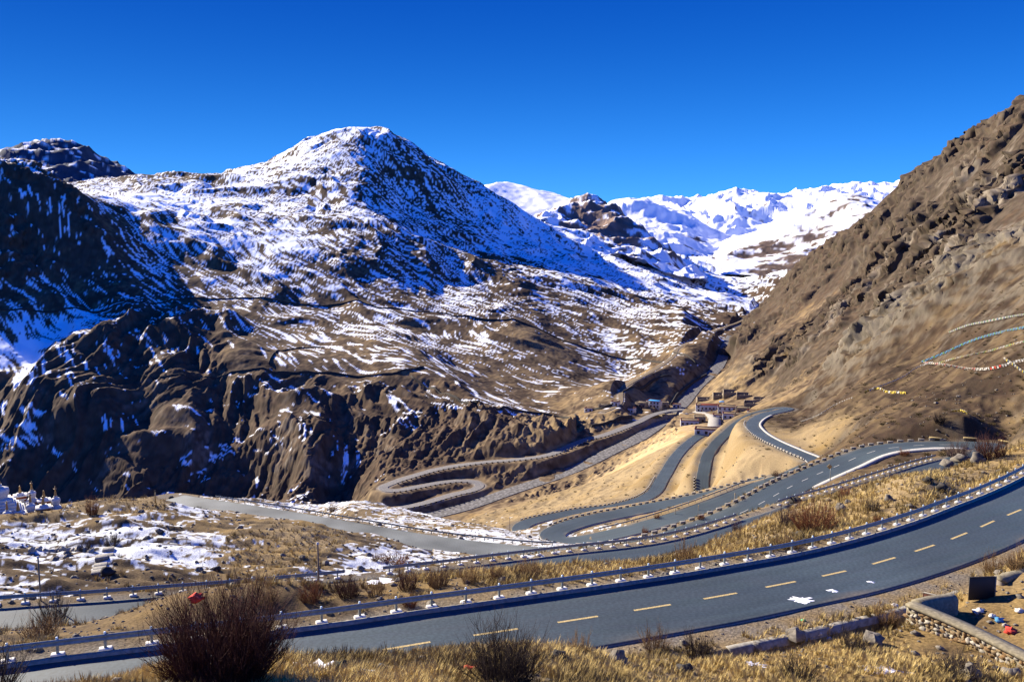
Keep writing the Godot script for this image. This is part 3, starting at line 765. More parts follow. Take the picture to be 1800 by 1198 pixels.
# ---------------------------------------------------------------- guardrails, guard blocks, markings
func guardrail(P: PackedVector3Array, label: String, spacing: float, footed: bool, m: Material) -> void:
	var t := thing("guardrail", label, "guardrail", Vector3.ZERO, 0.0, "steel guardrails along the road")
	var W := [[0.05, 0.44], [0.09, 0.48], [0.09, 0.52], [0.03, 0.575], [0.03, 0.615], [0.09, 0.67], [0.09, 0.71], [0.05, 0.755], [0.035, 0.755], [0.07, 0.705], [0.07, 0.675], [0.012, 0.62], [0.012, 0.57], [0.07, 0.515], [0.07, 0.485], [0.035, 0.44]]
	part("rail", sweep(P, W), m, t)
	var post := box_mesh(0.12, 0.80, 0.12, 0.012)
	var cap := box_mesh(0.10, 0.09, 0.10, 0.02)
	var foot := box_mesh(0.62, 0.2, 0.4, 0.02, 0.9)
	for q in along(P, spacing, 0.7):
		var turn := Basis(Vector3.UP, atan2(-q[1].z, q[1].x))
		var s := Vector3(-q[1].z, 0, q[1].x)
		var g: Vector3 = q[0]
		part("post", post, m, t, g - s * 0.07 - Vector3(0, 0.06, 0), turn)
		part("reflector", cap, M.reflector, t, g - s * 0.07 + Vector3(0, 0.742, 0), turn)
		if footed: part("footing", foot, M.limewash, t, g - s * 0.05 - Vector3(0, 0.14, 0), turn)

func nth(n: int) -> String:
	var t := n % 100
	if t > 10 and t < 14: return "%dth" % n
	return "%d%s" % [n, ["th", "st", "nd", "rd", "th", "th", "th", "th", "th", "th"][n % 10]]
func block_row(P: PackedVector3Array, step: float, proto: Node3D, called: String, label: String, group: String, jit := 0.0) -> void:
	var n := 0
	for q in along(P, step, 0.5):
		var turn := atan2(-q[1].z, q[1].x)
		var p: Vector3 = q[0]
		n += 1
		var c := copy_of(proto, called, p + Vector3(0, -0.12 + rng.randf_range(-0.05, 0.05), 0), turn + rng.randf_range(-0.05, 0.05), Vector3.ONE, label % nth(n))
		c.set_meta("group", group)

func dashes(parent: Node3D, P: PackedVector3Array, period: float, length: float, width: float, m: Material, phase := 0.0) -> void:
	for q in along(P, period, phase):
		var d: Vector3 = q[1]
		var s := Vector3(-d.z, 0, d.x).normalized()
		var st := st_new()
		var a: Vector3 = q[0] - d * length * 0.5 + Vector3(0, 0.006, 0); var b: Vector3 = q[0] + d * length * 0.5 + Vector3(0, 0.006, 0)
		var w := s * width * 0.5
		quad(st, a - w, a + w, b + w, b - w)
		part("lane_dash", done(st), m, parent)

func roadworks() -> void:
	var p1: PackedVector3Array = ROADS[0].path
	var p2: PackedVector3Array = ROADS[1].path
	var p4: PackedVector3Array = ROADS[2].path
	var p5: PackedVector3Array = ROADS[3].path
	var p7: PackedVector3Array = ROADS[7].path
	var p6: PackedVector3Array = ROADS[4].path
	var turn := near_index(p2, [1765, 789, 38.0])
	var r1 := ribbon("road", p1, 3.2, 0.0, M.asphalt)
	dashes(r1, p1, 4.75, 2.45, 0.17, M.yellow_paint, 1.2)
	ribbon("road", p2.slice(0, turn + 1), 3.5, 0.0, M.asphalt)
	var low := p2.slice(turn)
	var r3 := ribbon("road", low, 3.5, 0.0, M.asphalt, func(i): return ss(near_index(low, [1120, 962, 51.5]), near_index(low, [960, 973, 53.5]), i))
	dashes(r3, p2.slice(turn + 6, near_index(p2, [1060, 970, 52.5])), 4.75, 2.0, 0.16, M.white_paint)
	ribbon("road", p4, 3.3, 0.0, M.asphalt)
	ribbon("road", p7, 2.3, 0.0, M.asphalt)
	ribbon("road", p5, 2.8, 0.0, M.asphalt)
	ribbon("road", p6, 3.4, 0.0, M.dusty_road)
	ribbon("dirt_track", ROADS[5].path, 2.2, 0.05, M.dirt)
	ribbon("river", ROADS[6].path, 6.5, 0.05, M.river)
	# kerbs and gutters
	var kerb := [[-0.15, -0.3], [-0.15, 0.16], [0.1, 0.16], [0.12, -0.3]]
	var k1 := MeshInstance3D.new(); k1.name = "kerb"; k1.mesh = sweep(offset_path(p1, 0, p1.size() - 1, -3.3), kerb); k1.material_override = M.concrete; k1.set_meta("kind", "structure"); add_child(k1, true)
	var ia := near_index(p2, [1700, 782, 38.6]); var ib := near_index(p2, [1400, 850, 45.0]); var ic := near_index(p2, [1150, 955, 51.0]); var id := near_index(p2, [350, 884, 58.5])
	for e in [[p2, ia, ib, -4.0, 0.55], [p7, near_index(p7, [1428, 806, 56.6]), near_index(p7, [1345, 728, 66.0]), 2.8, 0.45], [p2, near_index(p2, [1590, 845, 36.4]), near_index(p2, [1433, 895, 35.8]), 4.0, 0.3]]:
		var lo := mini(e[1], e[2]); var hi := maxi(e[1], e[2])
		var g := MeshInstance3D.new(); g.name = "kerb"; g.mesh = sweep(offset_path(e[0], lo, hi, e[3]), [[-e[4], -0.4], [-e[4], 0.1], [e[4], 0.22], [e[4] + 0.1, -0.4]]); g.material_override = M.pale_kerb; g.set_meta("kind", "structure"); add_child(g, true)
	# guardrails
	guardrail(offset_path(p1, 0, p1.size() - 1, -3.95), "long galvanised steel guardrail with white footings along the nearest road", 2.0, true, M.steel)
	guardrail(offset_path(p2, 0, near_index(p2, [620, 1043, 31.4]), -4.3), "steel guardrail on the second road, left, behind the big dark bush", 2.0, true, M.steel)
	guardrail(offset_path(p2, near_index(p2, [690, 1035, 31.8]), near_index(p2, [1340, 927, 35.5]), -4.3), "steel guardrail on the second road, running behind the yellow grass bank", 2.0, true, M.steel)
	guardrail(offset_path(p2, near_index(p2, [1420, 899, 35.8]), near_index(p2, [1690, 814, 37.1]), -4.3), "dark steel guardrail below the gravel slope at the hairpin bend", 2.0, true, M.steel)
	guardrail(offset_path(p2, near_index(p2, [960, 973, 53.5]), id, 4.3), "steel guardrail along the pale road beside the snow bank", 2.0, false, M.steel)
	guardrail(offset_path(p4, near_index(p4, [1060, 942, 68.5]), near_index(p4, [1340, 853, 60.0]), -4.2), "steel guardrail on the straight climbing from the tight left hairpin", 2.0, false, M.steel)
	# guard blocks
	var blk := thing("guard_block", "", "guard block", Vector3.ZERO)
	part("body", box_mesh(1.15, 0.42, 0.38, 0.06, 0.94), M.concrete, blk)
	part("cap", box_mesh(1.2, 0.06, 0.42, 0.02), M.pale_stone, blk, Vector3(0, 0.42, 0))
	block_row(offset_path(p2, ib - 18, near_index(p2, [1000, 972, 53.1]), 4.2), 2.0, blk, "guard_block", "pale guard block on the wide climbing road, %s from its upper bend", "guard blocks on the wide road with white lane dashes")
	block_row(offset_path(p4, near_index(p4, [1345, 842, 62.5]), near_index(p4, [985, 930, 71.4]), 3.9), 2.0, blk, "guard_block", "pale guard block on the left hairpin's lower arm, %s from the right end", "guard blocks on the lower hairpin arm")
	block_row(offset_path(p7, near_index(p7, [1428, 806, 56.6]), near_index(p7, [1324, 742, 64.0]), -2.9), 2.6, blk, "guard_block", "guard block above the tan slope, %s from the junction of the bend", "guard blocks above the tan slope")
	block_row(offset_path(p5, near_index(p5, [1165, 840, 96.0]), near_index(p5, [930, 917, 89.0]), 3.4), 2.2, blk, "guard_block", "guard block on the lowest bend, %s from its village end", "guard blocks on the lowest bend")
	var dark := thing("guard_block", "", "guard block", Vector3.ZERO)
	part("body", box_mesh(1.3, 0.85, 0.6, 0.06, 0.9), M.dark_stone, dark)
	part("cap", box_mesh(1.2, 0.08, 0.56, 0.02), M.pale_stone, dark, Vector3(0, 0.84, 0))
	block_row(offset_path(p6, near_index(p6, [1120, 742, 146.0]), near_index(p6, [685, 850, 163.3]), -4.6), 4.2, dark, "guard_block", "dark guard block on the village road's river side, %s from the village", "guard blocks along the village road")
	block_row(offset_path(p6, near_index(p6, [690, 862, 164.2]), near_index(p6, [825, 845, 166.5]), 4.6), 4.2, dark, "guard_block", "dark guard block inside the valley loop, %s from its left bend", "guard blocks in the valley loop")
	block_row(offset_path(p6, near_index(p6, [830, 861, 167.6]), near_index(p6, [680, 897, 170.5]), -4.6), 4.2, dark, "guard_block", "dark guard block on the valley loop's lowest arm, %s from its right bend", "guard blocks on the valley loop's lowest arm")
	block_row(offset_path(p7, near_index(p7, [1237, 842, 84.0]), near_index(p7, [1237, 872, 87.0]), 2.9), 2.2, dark, "guard_block", "black and white guard block at the frosted road end, %s from the top", "guard blocks at the frosted road end")
	blk.queue_free(); dark.queue_free(); remove_child(blk); remove_child(dark)
	var yel := thing("guard_block", "", "guard block", Vector3.ZERO)
	part("body", box_mesh(2.4, 0.7, 0.5, 0.05, 0.94), M.dark_stone, yel)
	part("band", box_mesh(2.44, 0.22, 0.54, 0.02), M.yellow_paint, yel, Vector3(0, 0.50, 0))
	var seq := along(offset_path(p2, ia - 4, ib - 16, 4.3), 6.3, 1.0)
	var word := ["at the far right end", "second from the right end", "third from the right end", "fourth from the right end", "fifth from the right end", "sixth from the right end", "seventh from the right end", "eighth from the right end"]
	for i in mini(seq.size(), 8):
		var c := copy_of(yel, "guard_block", seq[i][0] + Vector3(0, -0.1, 0), atan2(-seq[i][1].z, seq[i][1].x), Vector3.ONE, "black and yellow guard block on the upper bend, " + word[i])
		c.set_meta("group", "striped guard blocks on the upper bend")
	remove_child(yel); yel.queue_free()

# ---------------------------------------------------------------- plants
func shrub_mesh(seed_: int, stems: int, twigs: int, spread: float, tall: float, thick: float, upright: float) -> ArrayMesh:
	var g := RandomNumberGenerator.new(); g.seed = seed_
	var st := st_new()
	for i in stems:
		var a := g.randf() * TAU
		var o := sqrt(g.randf()) * spread * 0.42
		var lean := g.randf_range(0.0, 1.0) * (1.0 - upright) * 1.25 + 0.05
		var L := tall * g.randf_range(0.38, 1.08) * (1.0 - 0.30 * lean)
		var p := Vector3(cos(a) * o, -0.1, sin(a) * o)
		var d := Vector3(cos(a) * lean, 1.0, sin(a) * lean).normalized()
		var P := [p]; var R := [thick * g.randf_range(0.7, 1.2)]
		var segs := 4
		for k in segs:
			d = (d + Vector3(g.randf_range(-0.22, 0.22), g.randf_range(-0.05, 0.16), g.randf_range(-0.22, 0.22))).normalized()
			p = p + d * L / segs
			P.append(p); R.append(R[0] * (1.0 - 0.2 * (k + 1)) + 0.0015)
		tube(st, P, R, 3)
		for k in twigs:
			var f := g.randf_range(0.25, 1.0) * (segs - 0.01)
			var b: Vector3 = P[int(f)].lerp(P[int(f) + 1], f - int(f))
			var td := (d + Vector3(g.randf_range(-1, 1), g.randf_range(-0.2, 0.9), g.randf_range(-1, 1)) * 0.8).normalized()
			var tl := L * g.randf_range(0.14, 0.46)
			var mid := b + td * tl * 0.5 + Vector3(g.randf_range(-0.1, 0.1), 0.06, g.randf_range(-0.1, 0.1)) * tl
			tube(st, [b, mid, mid + (td + Vector3(0, 0.4, 0)).normalized() * tl * 0.5], [thick * 0.42, thick * 0.3, thick * 0.14], 3)
	return done(st)

var SHRUBS := []
func shrub(px: float, py: float, wpx: float, hpx: float, label: String, m: Material, kind := 0) -> void:
	var p := hit(px, py)
	var sl := p.distance_to(EYE)
	var w := wpx * sl / FPX; var h := hpx * sl / FPX
	var o := MeshInstance3D.new(); o.name = numbered("shrub"); o.mesh = SHRUBS[kind % SHRUBS.size()]; o.material_override = m
	add_child(o); o.position = gp(p.x, p.z, -0.02); o.basis = Basis(Vector3.UP, rng.randf() * TAU).scaled_local(Vector3(w * 0.5, h, w * 0.5))
	tag(o, label, "shrub", "leafless shrubs on the slopes")

func plants() -> void:
	for k in 4: SHRUBS.append(shrub_mesh(100 + k, [130, 90, 70, 110][k], 9, 1.0, 1.0, 0.012, [0.0, 0.12, 0.3, 0.05][k]))
	# the two large bushes before the near road, and one cut by the frame's edge
	for b in [[392, 1222, 4.6, 2.95, 820, 9, 0.017, 0.12, M.maroon_twig, "very large dense dark maroon bush in front of the nearest guardrail"], [888, 1215, 2.8, 2.3, 300, 8, 0.012, 0.26, M.dark_twig, "open bush of thin upright dark twigs before the nearest road"], [-22, 1225, 2.0, 2.2, 130, 8, 0.012, 0.1, M.dark_twig, "dark bush cut by the left edge beside the nearest guardrail"]]:
		var p := at_range(b[0], b[1], 25.0)
		var o := MeshInstance3D.new(); o.name = numbered("shrub"); o.mesh = shrub_mesh(int(b[0]) + 50, b[4], b[5], b[2] * 0.5, b[3], b[6], b[7]); o.material_override = b[8]
		add_child(o); o.position = gp(p.x, p.z, -0.05)
		tag(o, b[9], "shrub", "leafless shrubs on the slopes")
	var B := [
		[1432,932,100,54,"largest red-brown shrub on the yellow bank above the nearest road",M.red_twig,0],[1384,922,48,44,"purple-grey shrub left of the largest red-brown shrub",M.purple_twig,1],
		[1740,806,64,44,"dense reddish shrub at the right end of the hairpin",M.maroon_twig,0],[1684,806,54,32,"low purple-grey shrub beside the reddish hairpin shrub",M.purple_twig,3],
		[1486,876,28,24,"small reddish shrub beside the gravel slope",M.red_twig,0],[1296,936,24,26,"small round dark shrub at the wide road's lower edge",M.purple_twig,3],
		[1537,897,32,26,"grey twiggy shrub in the middle of the yellow bank",M.dark_twig,1],[1543,918,20,14,"small rusty shrub near the nearest guardrail, below the grey one",M.red_twig,0],
		[1205,990,52,50,"tan-brown upright shrub on the bank behind the nearest guardrail",M.brown_twig,1],[1385,962,60,24,"low brown shrub just behind the nearest guardrail",M.brown_twig,3],
		[1232,914,18,14,"tiny dark shrub between two climbing roads, right one",M.red_twig,0],[1155,912,16,12,"tiny dark shrub between two climbing roads, middle one",M.red_twig,3],[1134,938,16,14,"tiny rust shrub between two climbing roads, left one",M.red_twig,0],
		[1370,838,34,12,"flat dark red shrub beside the road's inner bend",M.maroon_twig,3],[1652,742,26,18,"small dark shrub above the hairpin's striped blocks",M.dark_twig,0],
		[92,1098,66,62,"dark twiggy shrub on the second road's edge, far left",M.dark_twig,1],[70,1122,80,42,"ochre grassy shrub below the dark twiggy one, far left",M.brown_twig,3],
		[162,905,28,34,"reddish shrub by the stupas' right corner",M.red_twig,0],[150,968,34,20,"snowy shrub on the slope under the stupas",M.dark_twig,3],[195,958,40,22,"dark shrub at the snow ledge's right end",M.dark_twig,3],
		[465,1062,70,44,"brown shrub behind the large bush's right side",M.brown_twig,1],[545,1056,60,40,"brown shrub on the dirt bank, second from the large bush",M.red_twig,3],[612,1048,64,40,"dark brown shrub on the dirt bank, left of the snow patch",M.maroon_twig,0],[660,1046,50,34,"rusty shrub on the dirt bank, just before the snow patch",M.brown_twig,1],
		[716,1036,56,44,"dark shrub on the dirt bank beyond the snow patch",M.maroon_twig,3],[770,1030,60,40,"wide brown shrub on the bank, near the gap in the guardrail",M.brown_twig,0],[825,1024,46,36,"brown shrub below the second road's guardrail, left",M.brown_twig,1],[872,1020,44,34,"straw-brown shrub below the second road's guardrail, middle",M.brown_twig,3],[930,1012,60,32,"straw-brown shrub below the second road's guardrail, right",M.brown_twig,0],[720,1066,44,26,"small rust shrub above the nearest guardrail, left of centre",M.red_twig,3],
		[585,898,22,14,"small shrub in the snow beyond the pale road",M.brown_twig,0],[660,985,20,18,"small brown shrub in the patchy snow below the pale road",M.brown_twig,1],[690,988,90,16,"low rusty brush along the second road's far verge",M.red_twig,3],[1590,800,24,12,"tiny shrub inside the hairpin bend",M.red_twig,3],
		[1150,1140,70,46,"pale dry shrub before the nearest road, left of the ditch",M.brown_twig,1],[1230,1150,80,40,"grey dry shrub at the ditch's left end",M.dark_twig,3],[1555,1098,60,40,"brown dry shrub against the stone wall's corner",M.brown_twig,0],[1500,1140,64,34,"dark dry shrub left of the stone wall",M.dark_twig,3],[1745,1008,46,36,"tan dry shrub behind the dark gate, left one",M.brown_twig,1],[1790,1000,46,34,"tan dry shrub behind the dark gate, right one",M.brown_twig,3],[1020,1150,60,44,"low dry shrub right of the open bush",M.brown_twig,1],[1690,1190,90,40,"dark dry shrub in the bottom right corner",M.dark_twig,0],[1405,1192,90,46,"grey-green dry shrub at the bottom edge, right of centre",M.dark_twig,1]]
	for b in B: shrub(b[0], b[1], b[2], b[3], b[4], b[5], b[6])
	# dry grass, uncountable
	var tuft := st_new()
	var g := RandomNumberGenerator.new(); g.seed = 5
	for i in 16:
		var a := g.randf() * TAU; var o := g.randf() * 0.12; var L := g.randf_range(0.18, 0.42); var lean := g.randf_range(0.05, 0.55)
		var p := Vector3(cos(a) * o, -0.02, sin(a) * o); var d := Vector3(cos(a) * lean, 1, sin(a) * lean).normalized()
		var s := Vector3(-sin(a), 0, cos(a)) * 0.011
		var m := p + d * L * 0.6; var e := m + (d + Vector3(cos(a), -0.1, sin(a)) * 0.4).normalized() * L * 0.4
		quad(tuft, p - s, p + s, m + s * 0.7, m - s * 0.7)
		for q in [m - s * 0.7, m + s * 0.7, e]: tuft.add_vertex(q)
	var tm := done(tuft)
	scatter("dry_grass", tm, M.grass, 32000, 17.0, 62.0, 0.62, 0.7, 1.5, "short ochre dry grass covering the near banks", "grass", 61)
	scatter("dry_grass", tm, M.grass, 19000, 58.0, 165.0, 0.42, 1.1, 2.2, "ochre dry grass on the bank between the roads", "grass", 62)
	scatter("tussocks", SHRUBS[1], M.tussock, 5200, 165.0, 440.0, 0.12, 0.5, 1.3, "dark tussocks dotted over the brown spur and tan slopes", "ground cover", 63)

func at_attr2(arr: PackedFloat32Array, az: float, v: float) -> float:
	var fb := clampf((az - A0) / (A1 - A0) * (AC - 1), 0.0, AC - 1.001); var fa := clampf((v - RV[0]) / (RV[NR - 1] - RV[0]) * (AR - 1), 0.0, AR - 1.001)
	var i := int(fb); var j := int(fa); var q := j * AC + i
	return lerpf(lerpf(arr[q], arr[q + 1], fb - i), lerpf(arr[q + AC], arr[q + AC + 1], fb - i), fa - j)
func at_attr(arr: PackedFloat32Array, az: float, v: float) -> float:
	var i := clampi(int(round((az - A0) / (A1 - A0) * (AC - 1))), 0, AC - 1)
	var j := clampi(int(round((v - RV[0]) / (RV[NR - 1] - RV[0]) * (AR - 1))), 0, AR - 1)
	return arr[j * AC + i]
func scatter(called: String, me: Mesh, m: Material, n: int, r0: float, r1: float, need: float, s0: float, s1: float, label: String, category: String, seed_: int) -> void:
	var g := RandomNumberGenerator.new(); g.seed = seed_
	var nz := noise(1.0 / 6.0, seed_, 3); var T := []; var C := []
	while T.size() < n:
		var az := g.randf_range(A0, A1); var v := lerpf(log(r0), log(r1), g.randf()); var r := exp(v)
		n -= 0 if g.randf() < 1.0 else 1
		var x := r * sin(az); var z := -r * cos(az)
		var k := int(row_of(v)) * NC + int((az - A0) / (A1 - A0) * (NC - 1))
		var ok := ROADD[k] > 1.3 and at_attr(DG, az, v) + nz.get_noise_2d(x, z) * 0.6 > need and at_attr(SN, az, v) < 0.3 and not in_yard(x, z)
		if called == "tussocks" and (at_attr(RK, az, v) > 0.62 or g.randf() < at_attr(DG, az, v) * 0.8): ok = false
		if not ok:
			n -= 1 if g.randf() < 0.35 else 0
			continue
		var s := g.randf_range(s0, s1) * (0.8 + 0.5 * nz.get_noise_2d(x + 500.0, z))
		T.append(Transform3D(Basis(Vector3.UP, g.randf() * TAU).scaled_local(Vector3(s, s * g.randf_range(0.7, 1.2) * (0.55 if called == "tussocks" else 1.0), s)), gp(x, z)))
		var w := clampf(0.5 + nz.get_noise_2d(x * 0.6, z * 0.6) * 1.4 + g.randf_range(-0.25, 0.25), 0.0, 1.0)
		C.append(Color(0.17, 0.122, 0.045).lerp(Color(0.47, 0.355, 0.14), w) if called != "tussocks" else Color(0.045, 0.036, 0.018).lerp(Color(0.11, 0.08, 0.035), w))
	var mm := MultiMesh.new(); mm.transform_format = MultiMesh.TRANSFORM_3D; mm.use_colors = true; mm.mesh = me; mm.instance_count = T.size()
	for i in T.size(): mm.set_instance_transform(i, T[i]); mm.set_instance_color(i, C[i])
	var o := MultiMeshInstance3D.new(); o.name = numbered(called); o.multimesh = mm; o.material_override = m
	o.set_meta("kind", "stuff"); tag(o, label, category); add_child(o)

# ---------------------------------------------------------------- stones
func stone_mesh(seed_: int, flat := 0.75) -> ArrayMesh:
	var g := noise(1.1, seed_, 3); var g2 := noise(3.4, seed_ + 9, 2)
	var st := st_new()
	var pt := func(a: float, b: float) -> Vector3:
		var d := Vector3(cos(a) * cos(b), sin(b), sin(a) * cos(b))
		var l := 0.5 * (1.0 + 0.7 * g.get_noise_3dv(d) + 0.4 * g2.get_noise_3dv(d))
		return Vector3(d.x * l, d.y * l * flat, d.z * l)
	for j in 6:
		for i in 10:
			var a0 := TAU * i / 10; var a1 := TAU * (i + 1) / 10; var b0 := -PI / 2 + PI * j / 6; var b1 := -PI / 2 + PI * (j + 1) / 6
			quad(st, pt.call(a0, b0), pt.call(a1, b0), pt.call(a1, b1), pt.call(a0, b1))
	return done(st)
func stones() -> void:
	var S := [stone_mesh(1), stone_mesh(2), stone_mesh(3, 0.6), stone_mesh(4, 0.9)]
	var L := [[596,1178,38,M.moss_stone,"dark mossy stone in the grass right of the large bush"],[982,1158,38,M.dark_stone,"dark stone right of the open twiggy bush"],[1205,1180,36,M.dark_stone,"black stone in the grass at the bottom centre"],[1085,1165,44,M.grey_stone,"flat tan stone left of the black stone"],[1535,1130,44,M.grey_stone,"grey stone before the dark dry shrub near the wall"],[1398,1122,42,M.grey_stone,"pale stone lying in the ditch"],[1780,1188,34,M.grey_stone,"pale stone in the bottom right corner, right one"],[1708,1192,40,M.grey_stone,"pale stone in the bottom right corner, left one"],[1330,1140,26,M.grey_stone,"small stone under the ditch wall, left"],
		[187,1008,22,M.dark_stone,"dark boulder at the foot of the stone steps"],[381,1002,15,M.dark_stone,"dark boulder on the yellow mound's left side"],[883,1024,16,M.grey_stone,"upright tan boulder below the second road's guardrail"],[1480,898,20,M.grey_stone,"grey boulder on the yellow bank right of the largest shrub"],[1633,848,18,M.dark_stone,"dark boulder on the yellow bank, upper right"],[1655,860,22,M.dark_stone,"dark low boulder under the upper right one"],[1563,880,16,M.grey_stone,"small boulder in the middle of the yellow bank"],[1398,885,24,M.dark_stone,"dark boulder behind the purple-grey shrub"],[1690,815,30,M.grey_stone,"pale boulder pile stone below the hairpin shrub, left"],[1665,820,24,M.grey_stone,"pale boulder pile stone below the hairpin shrub, far left"],[1720,812,24,M.grey_stone,"pale boulder pile stone below the hairpin shrub, right"],[300,876,9,M.dark_stone,"small dark boulder on the grassy crest right of the stupas"]]
	var i := 0
	for b in L:
		var p := hit(b[0], b[1]); var w: float = b[2] * p.distance_to(EYE) / FPX * (0.72 if b[1] > 1100 else 0.9)
		var o := MeshInstance3D.new(); o.name = numbered("boulder"); o.mesh = S[i % 4]; o.material_override = b[3]; add_child(o)
		o.position = gp(p.x, p.z, w * 0.16); o.basis = Basis(Vector3.UP, rng.randf() * TAU).scaled_local(Vector3(w, w, w))
		tag(o, b[4], "boulder", "boulders in the grass"); i += 1
	# loose stones and gravel lumps, uncountable
	var g := RandomNumberGenerator.new(); g.seed = 77
	var T := []
	while T.size() < 9000:
		var az := g.randf_range(A0, A1); var v := lerpf(log(18.0), log(260.0), g.randf()); var r := exp(v)
		var k := int(row_of(v)) * NC + int((az - A0) / (A1 - A0) * (NC - 1))
		if ROADD[k] < 0.5: continue
		var s := g.randf_range(0.05, 0.2) * (1.0 if g.randf() < 0.93 else 2.4) * clampf(r / 50.0, 0.7, 2.2)
		T.append(Transform3D(Basis(Vector3.UP, g.randf() * TAU).scaled_local(Vector3(s, s, s * 1.2)), gp(r * sin(az), -r * cos(az), s * 0.1)))
	var mm := MultiMesh.new(); mm.transform_format = MultiMesh.TRANSFORM_3D; mm.mesh = S[1]; mm.instance_count = T.size()
	for k in T.size(): mm.set_instance_transform(k, T[k])
	var o2 := MultiMeshInstance3D.new(); o2.name = "loose_stones"; o2.multimesh = mm; o2.material_override = M.grey_stone
	o2.set_meta("kind", "stuff"); tag(o2, "loose grey stones strewn over banks and verges", "stones"); add_child(o2)

# ---------------------------------------------------------------- stupas on their terrace
func stupa(at: Vector3, h: float, label: String) -> void:
	var t := thing("stupa", label, "stupa", at, deg_to_rad(34.0), "white stupas on the terrace")
	var u := h / 5.0
	part("plinth", box_mesh(2.1 * u, 1.15 * u, 2.1 * u, 0.04), M.limewash, t)
	for k in 3: part("step", box_mesh((1.8 - 0.3 * k) * u, 0.2 * u, (1.8 - 0.3 * k) * u, 0.03), M.limewash, t, Vector3(0, (1.15 + 0.2 * k) * u, 0))
	part("dome", lathe([[0.45 * u, 1.75 * u], [0.58 * u, 2.1 * u], [0.68 * u, 2.55 * u], [0.70 * u, 2.8 * u], [0.60 * u, 3.0 * u], [0.34 * u, 3.1 * u], [0.0, 3.12 * u]], 18), M.limewash, t)
	part("harmika", box_mesh(0.5 * u, 0.28 * u, 0.5 * u, 0.02), M.limewash, t, Vector3(0, 3.08 * u, 0))
	var sp := part("spire", lathe([[0.22 * u, 3.36 * u], [0.2 * u, 3.6 * u], [0.1 * u, 4.5 * u], [0.24 * u, 4.52 * u], [0.24 * u, 4.58 * u], [0.06 * u, 4.62 * u], [0.09 * u, 4.8 * u], [0.0, 5.0 * u]], 10), M.gilt, t)
	sp.set_meta("label", "gilded brown ringed spire")
func shrine(at: Vector3, w: float, h: float, label: String) -> void:
	var t := thing("shrine", label, "shrine", at, deg_to_rad(34.0), "square shrines on the terrace")
	part("wall", box_mesh(w, h, w, 0.03), M.limewash, t)
	part("band", box_mesh(w * 1.04, h * 0.22, w * 1.04, 0.02), M.maroon_paint, t, Vector3(0, h * 0.80, 0))
	part("roof", box_mesh(w * 1.22, h * 0.12, w * 1.22, 0.03), M.limewash, t, Vector3(0, h * 1.02, 0))
	part("tier", box_mesh(w * 0.7, h * 0.16, w * 0.7, 0.03, 0.8), M.limewash, t, Vector3(0, h * 1.14, 0))
	part("spire", lathe([[w * 0.13, h * 1.28], [w * 0.15, h * 1.42], [w * 0.06, h * 1.9], [w * 0.1, h * 1.92], [0.0, h * 2.1]], 10), M.gilt, t)
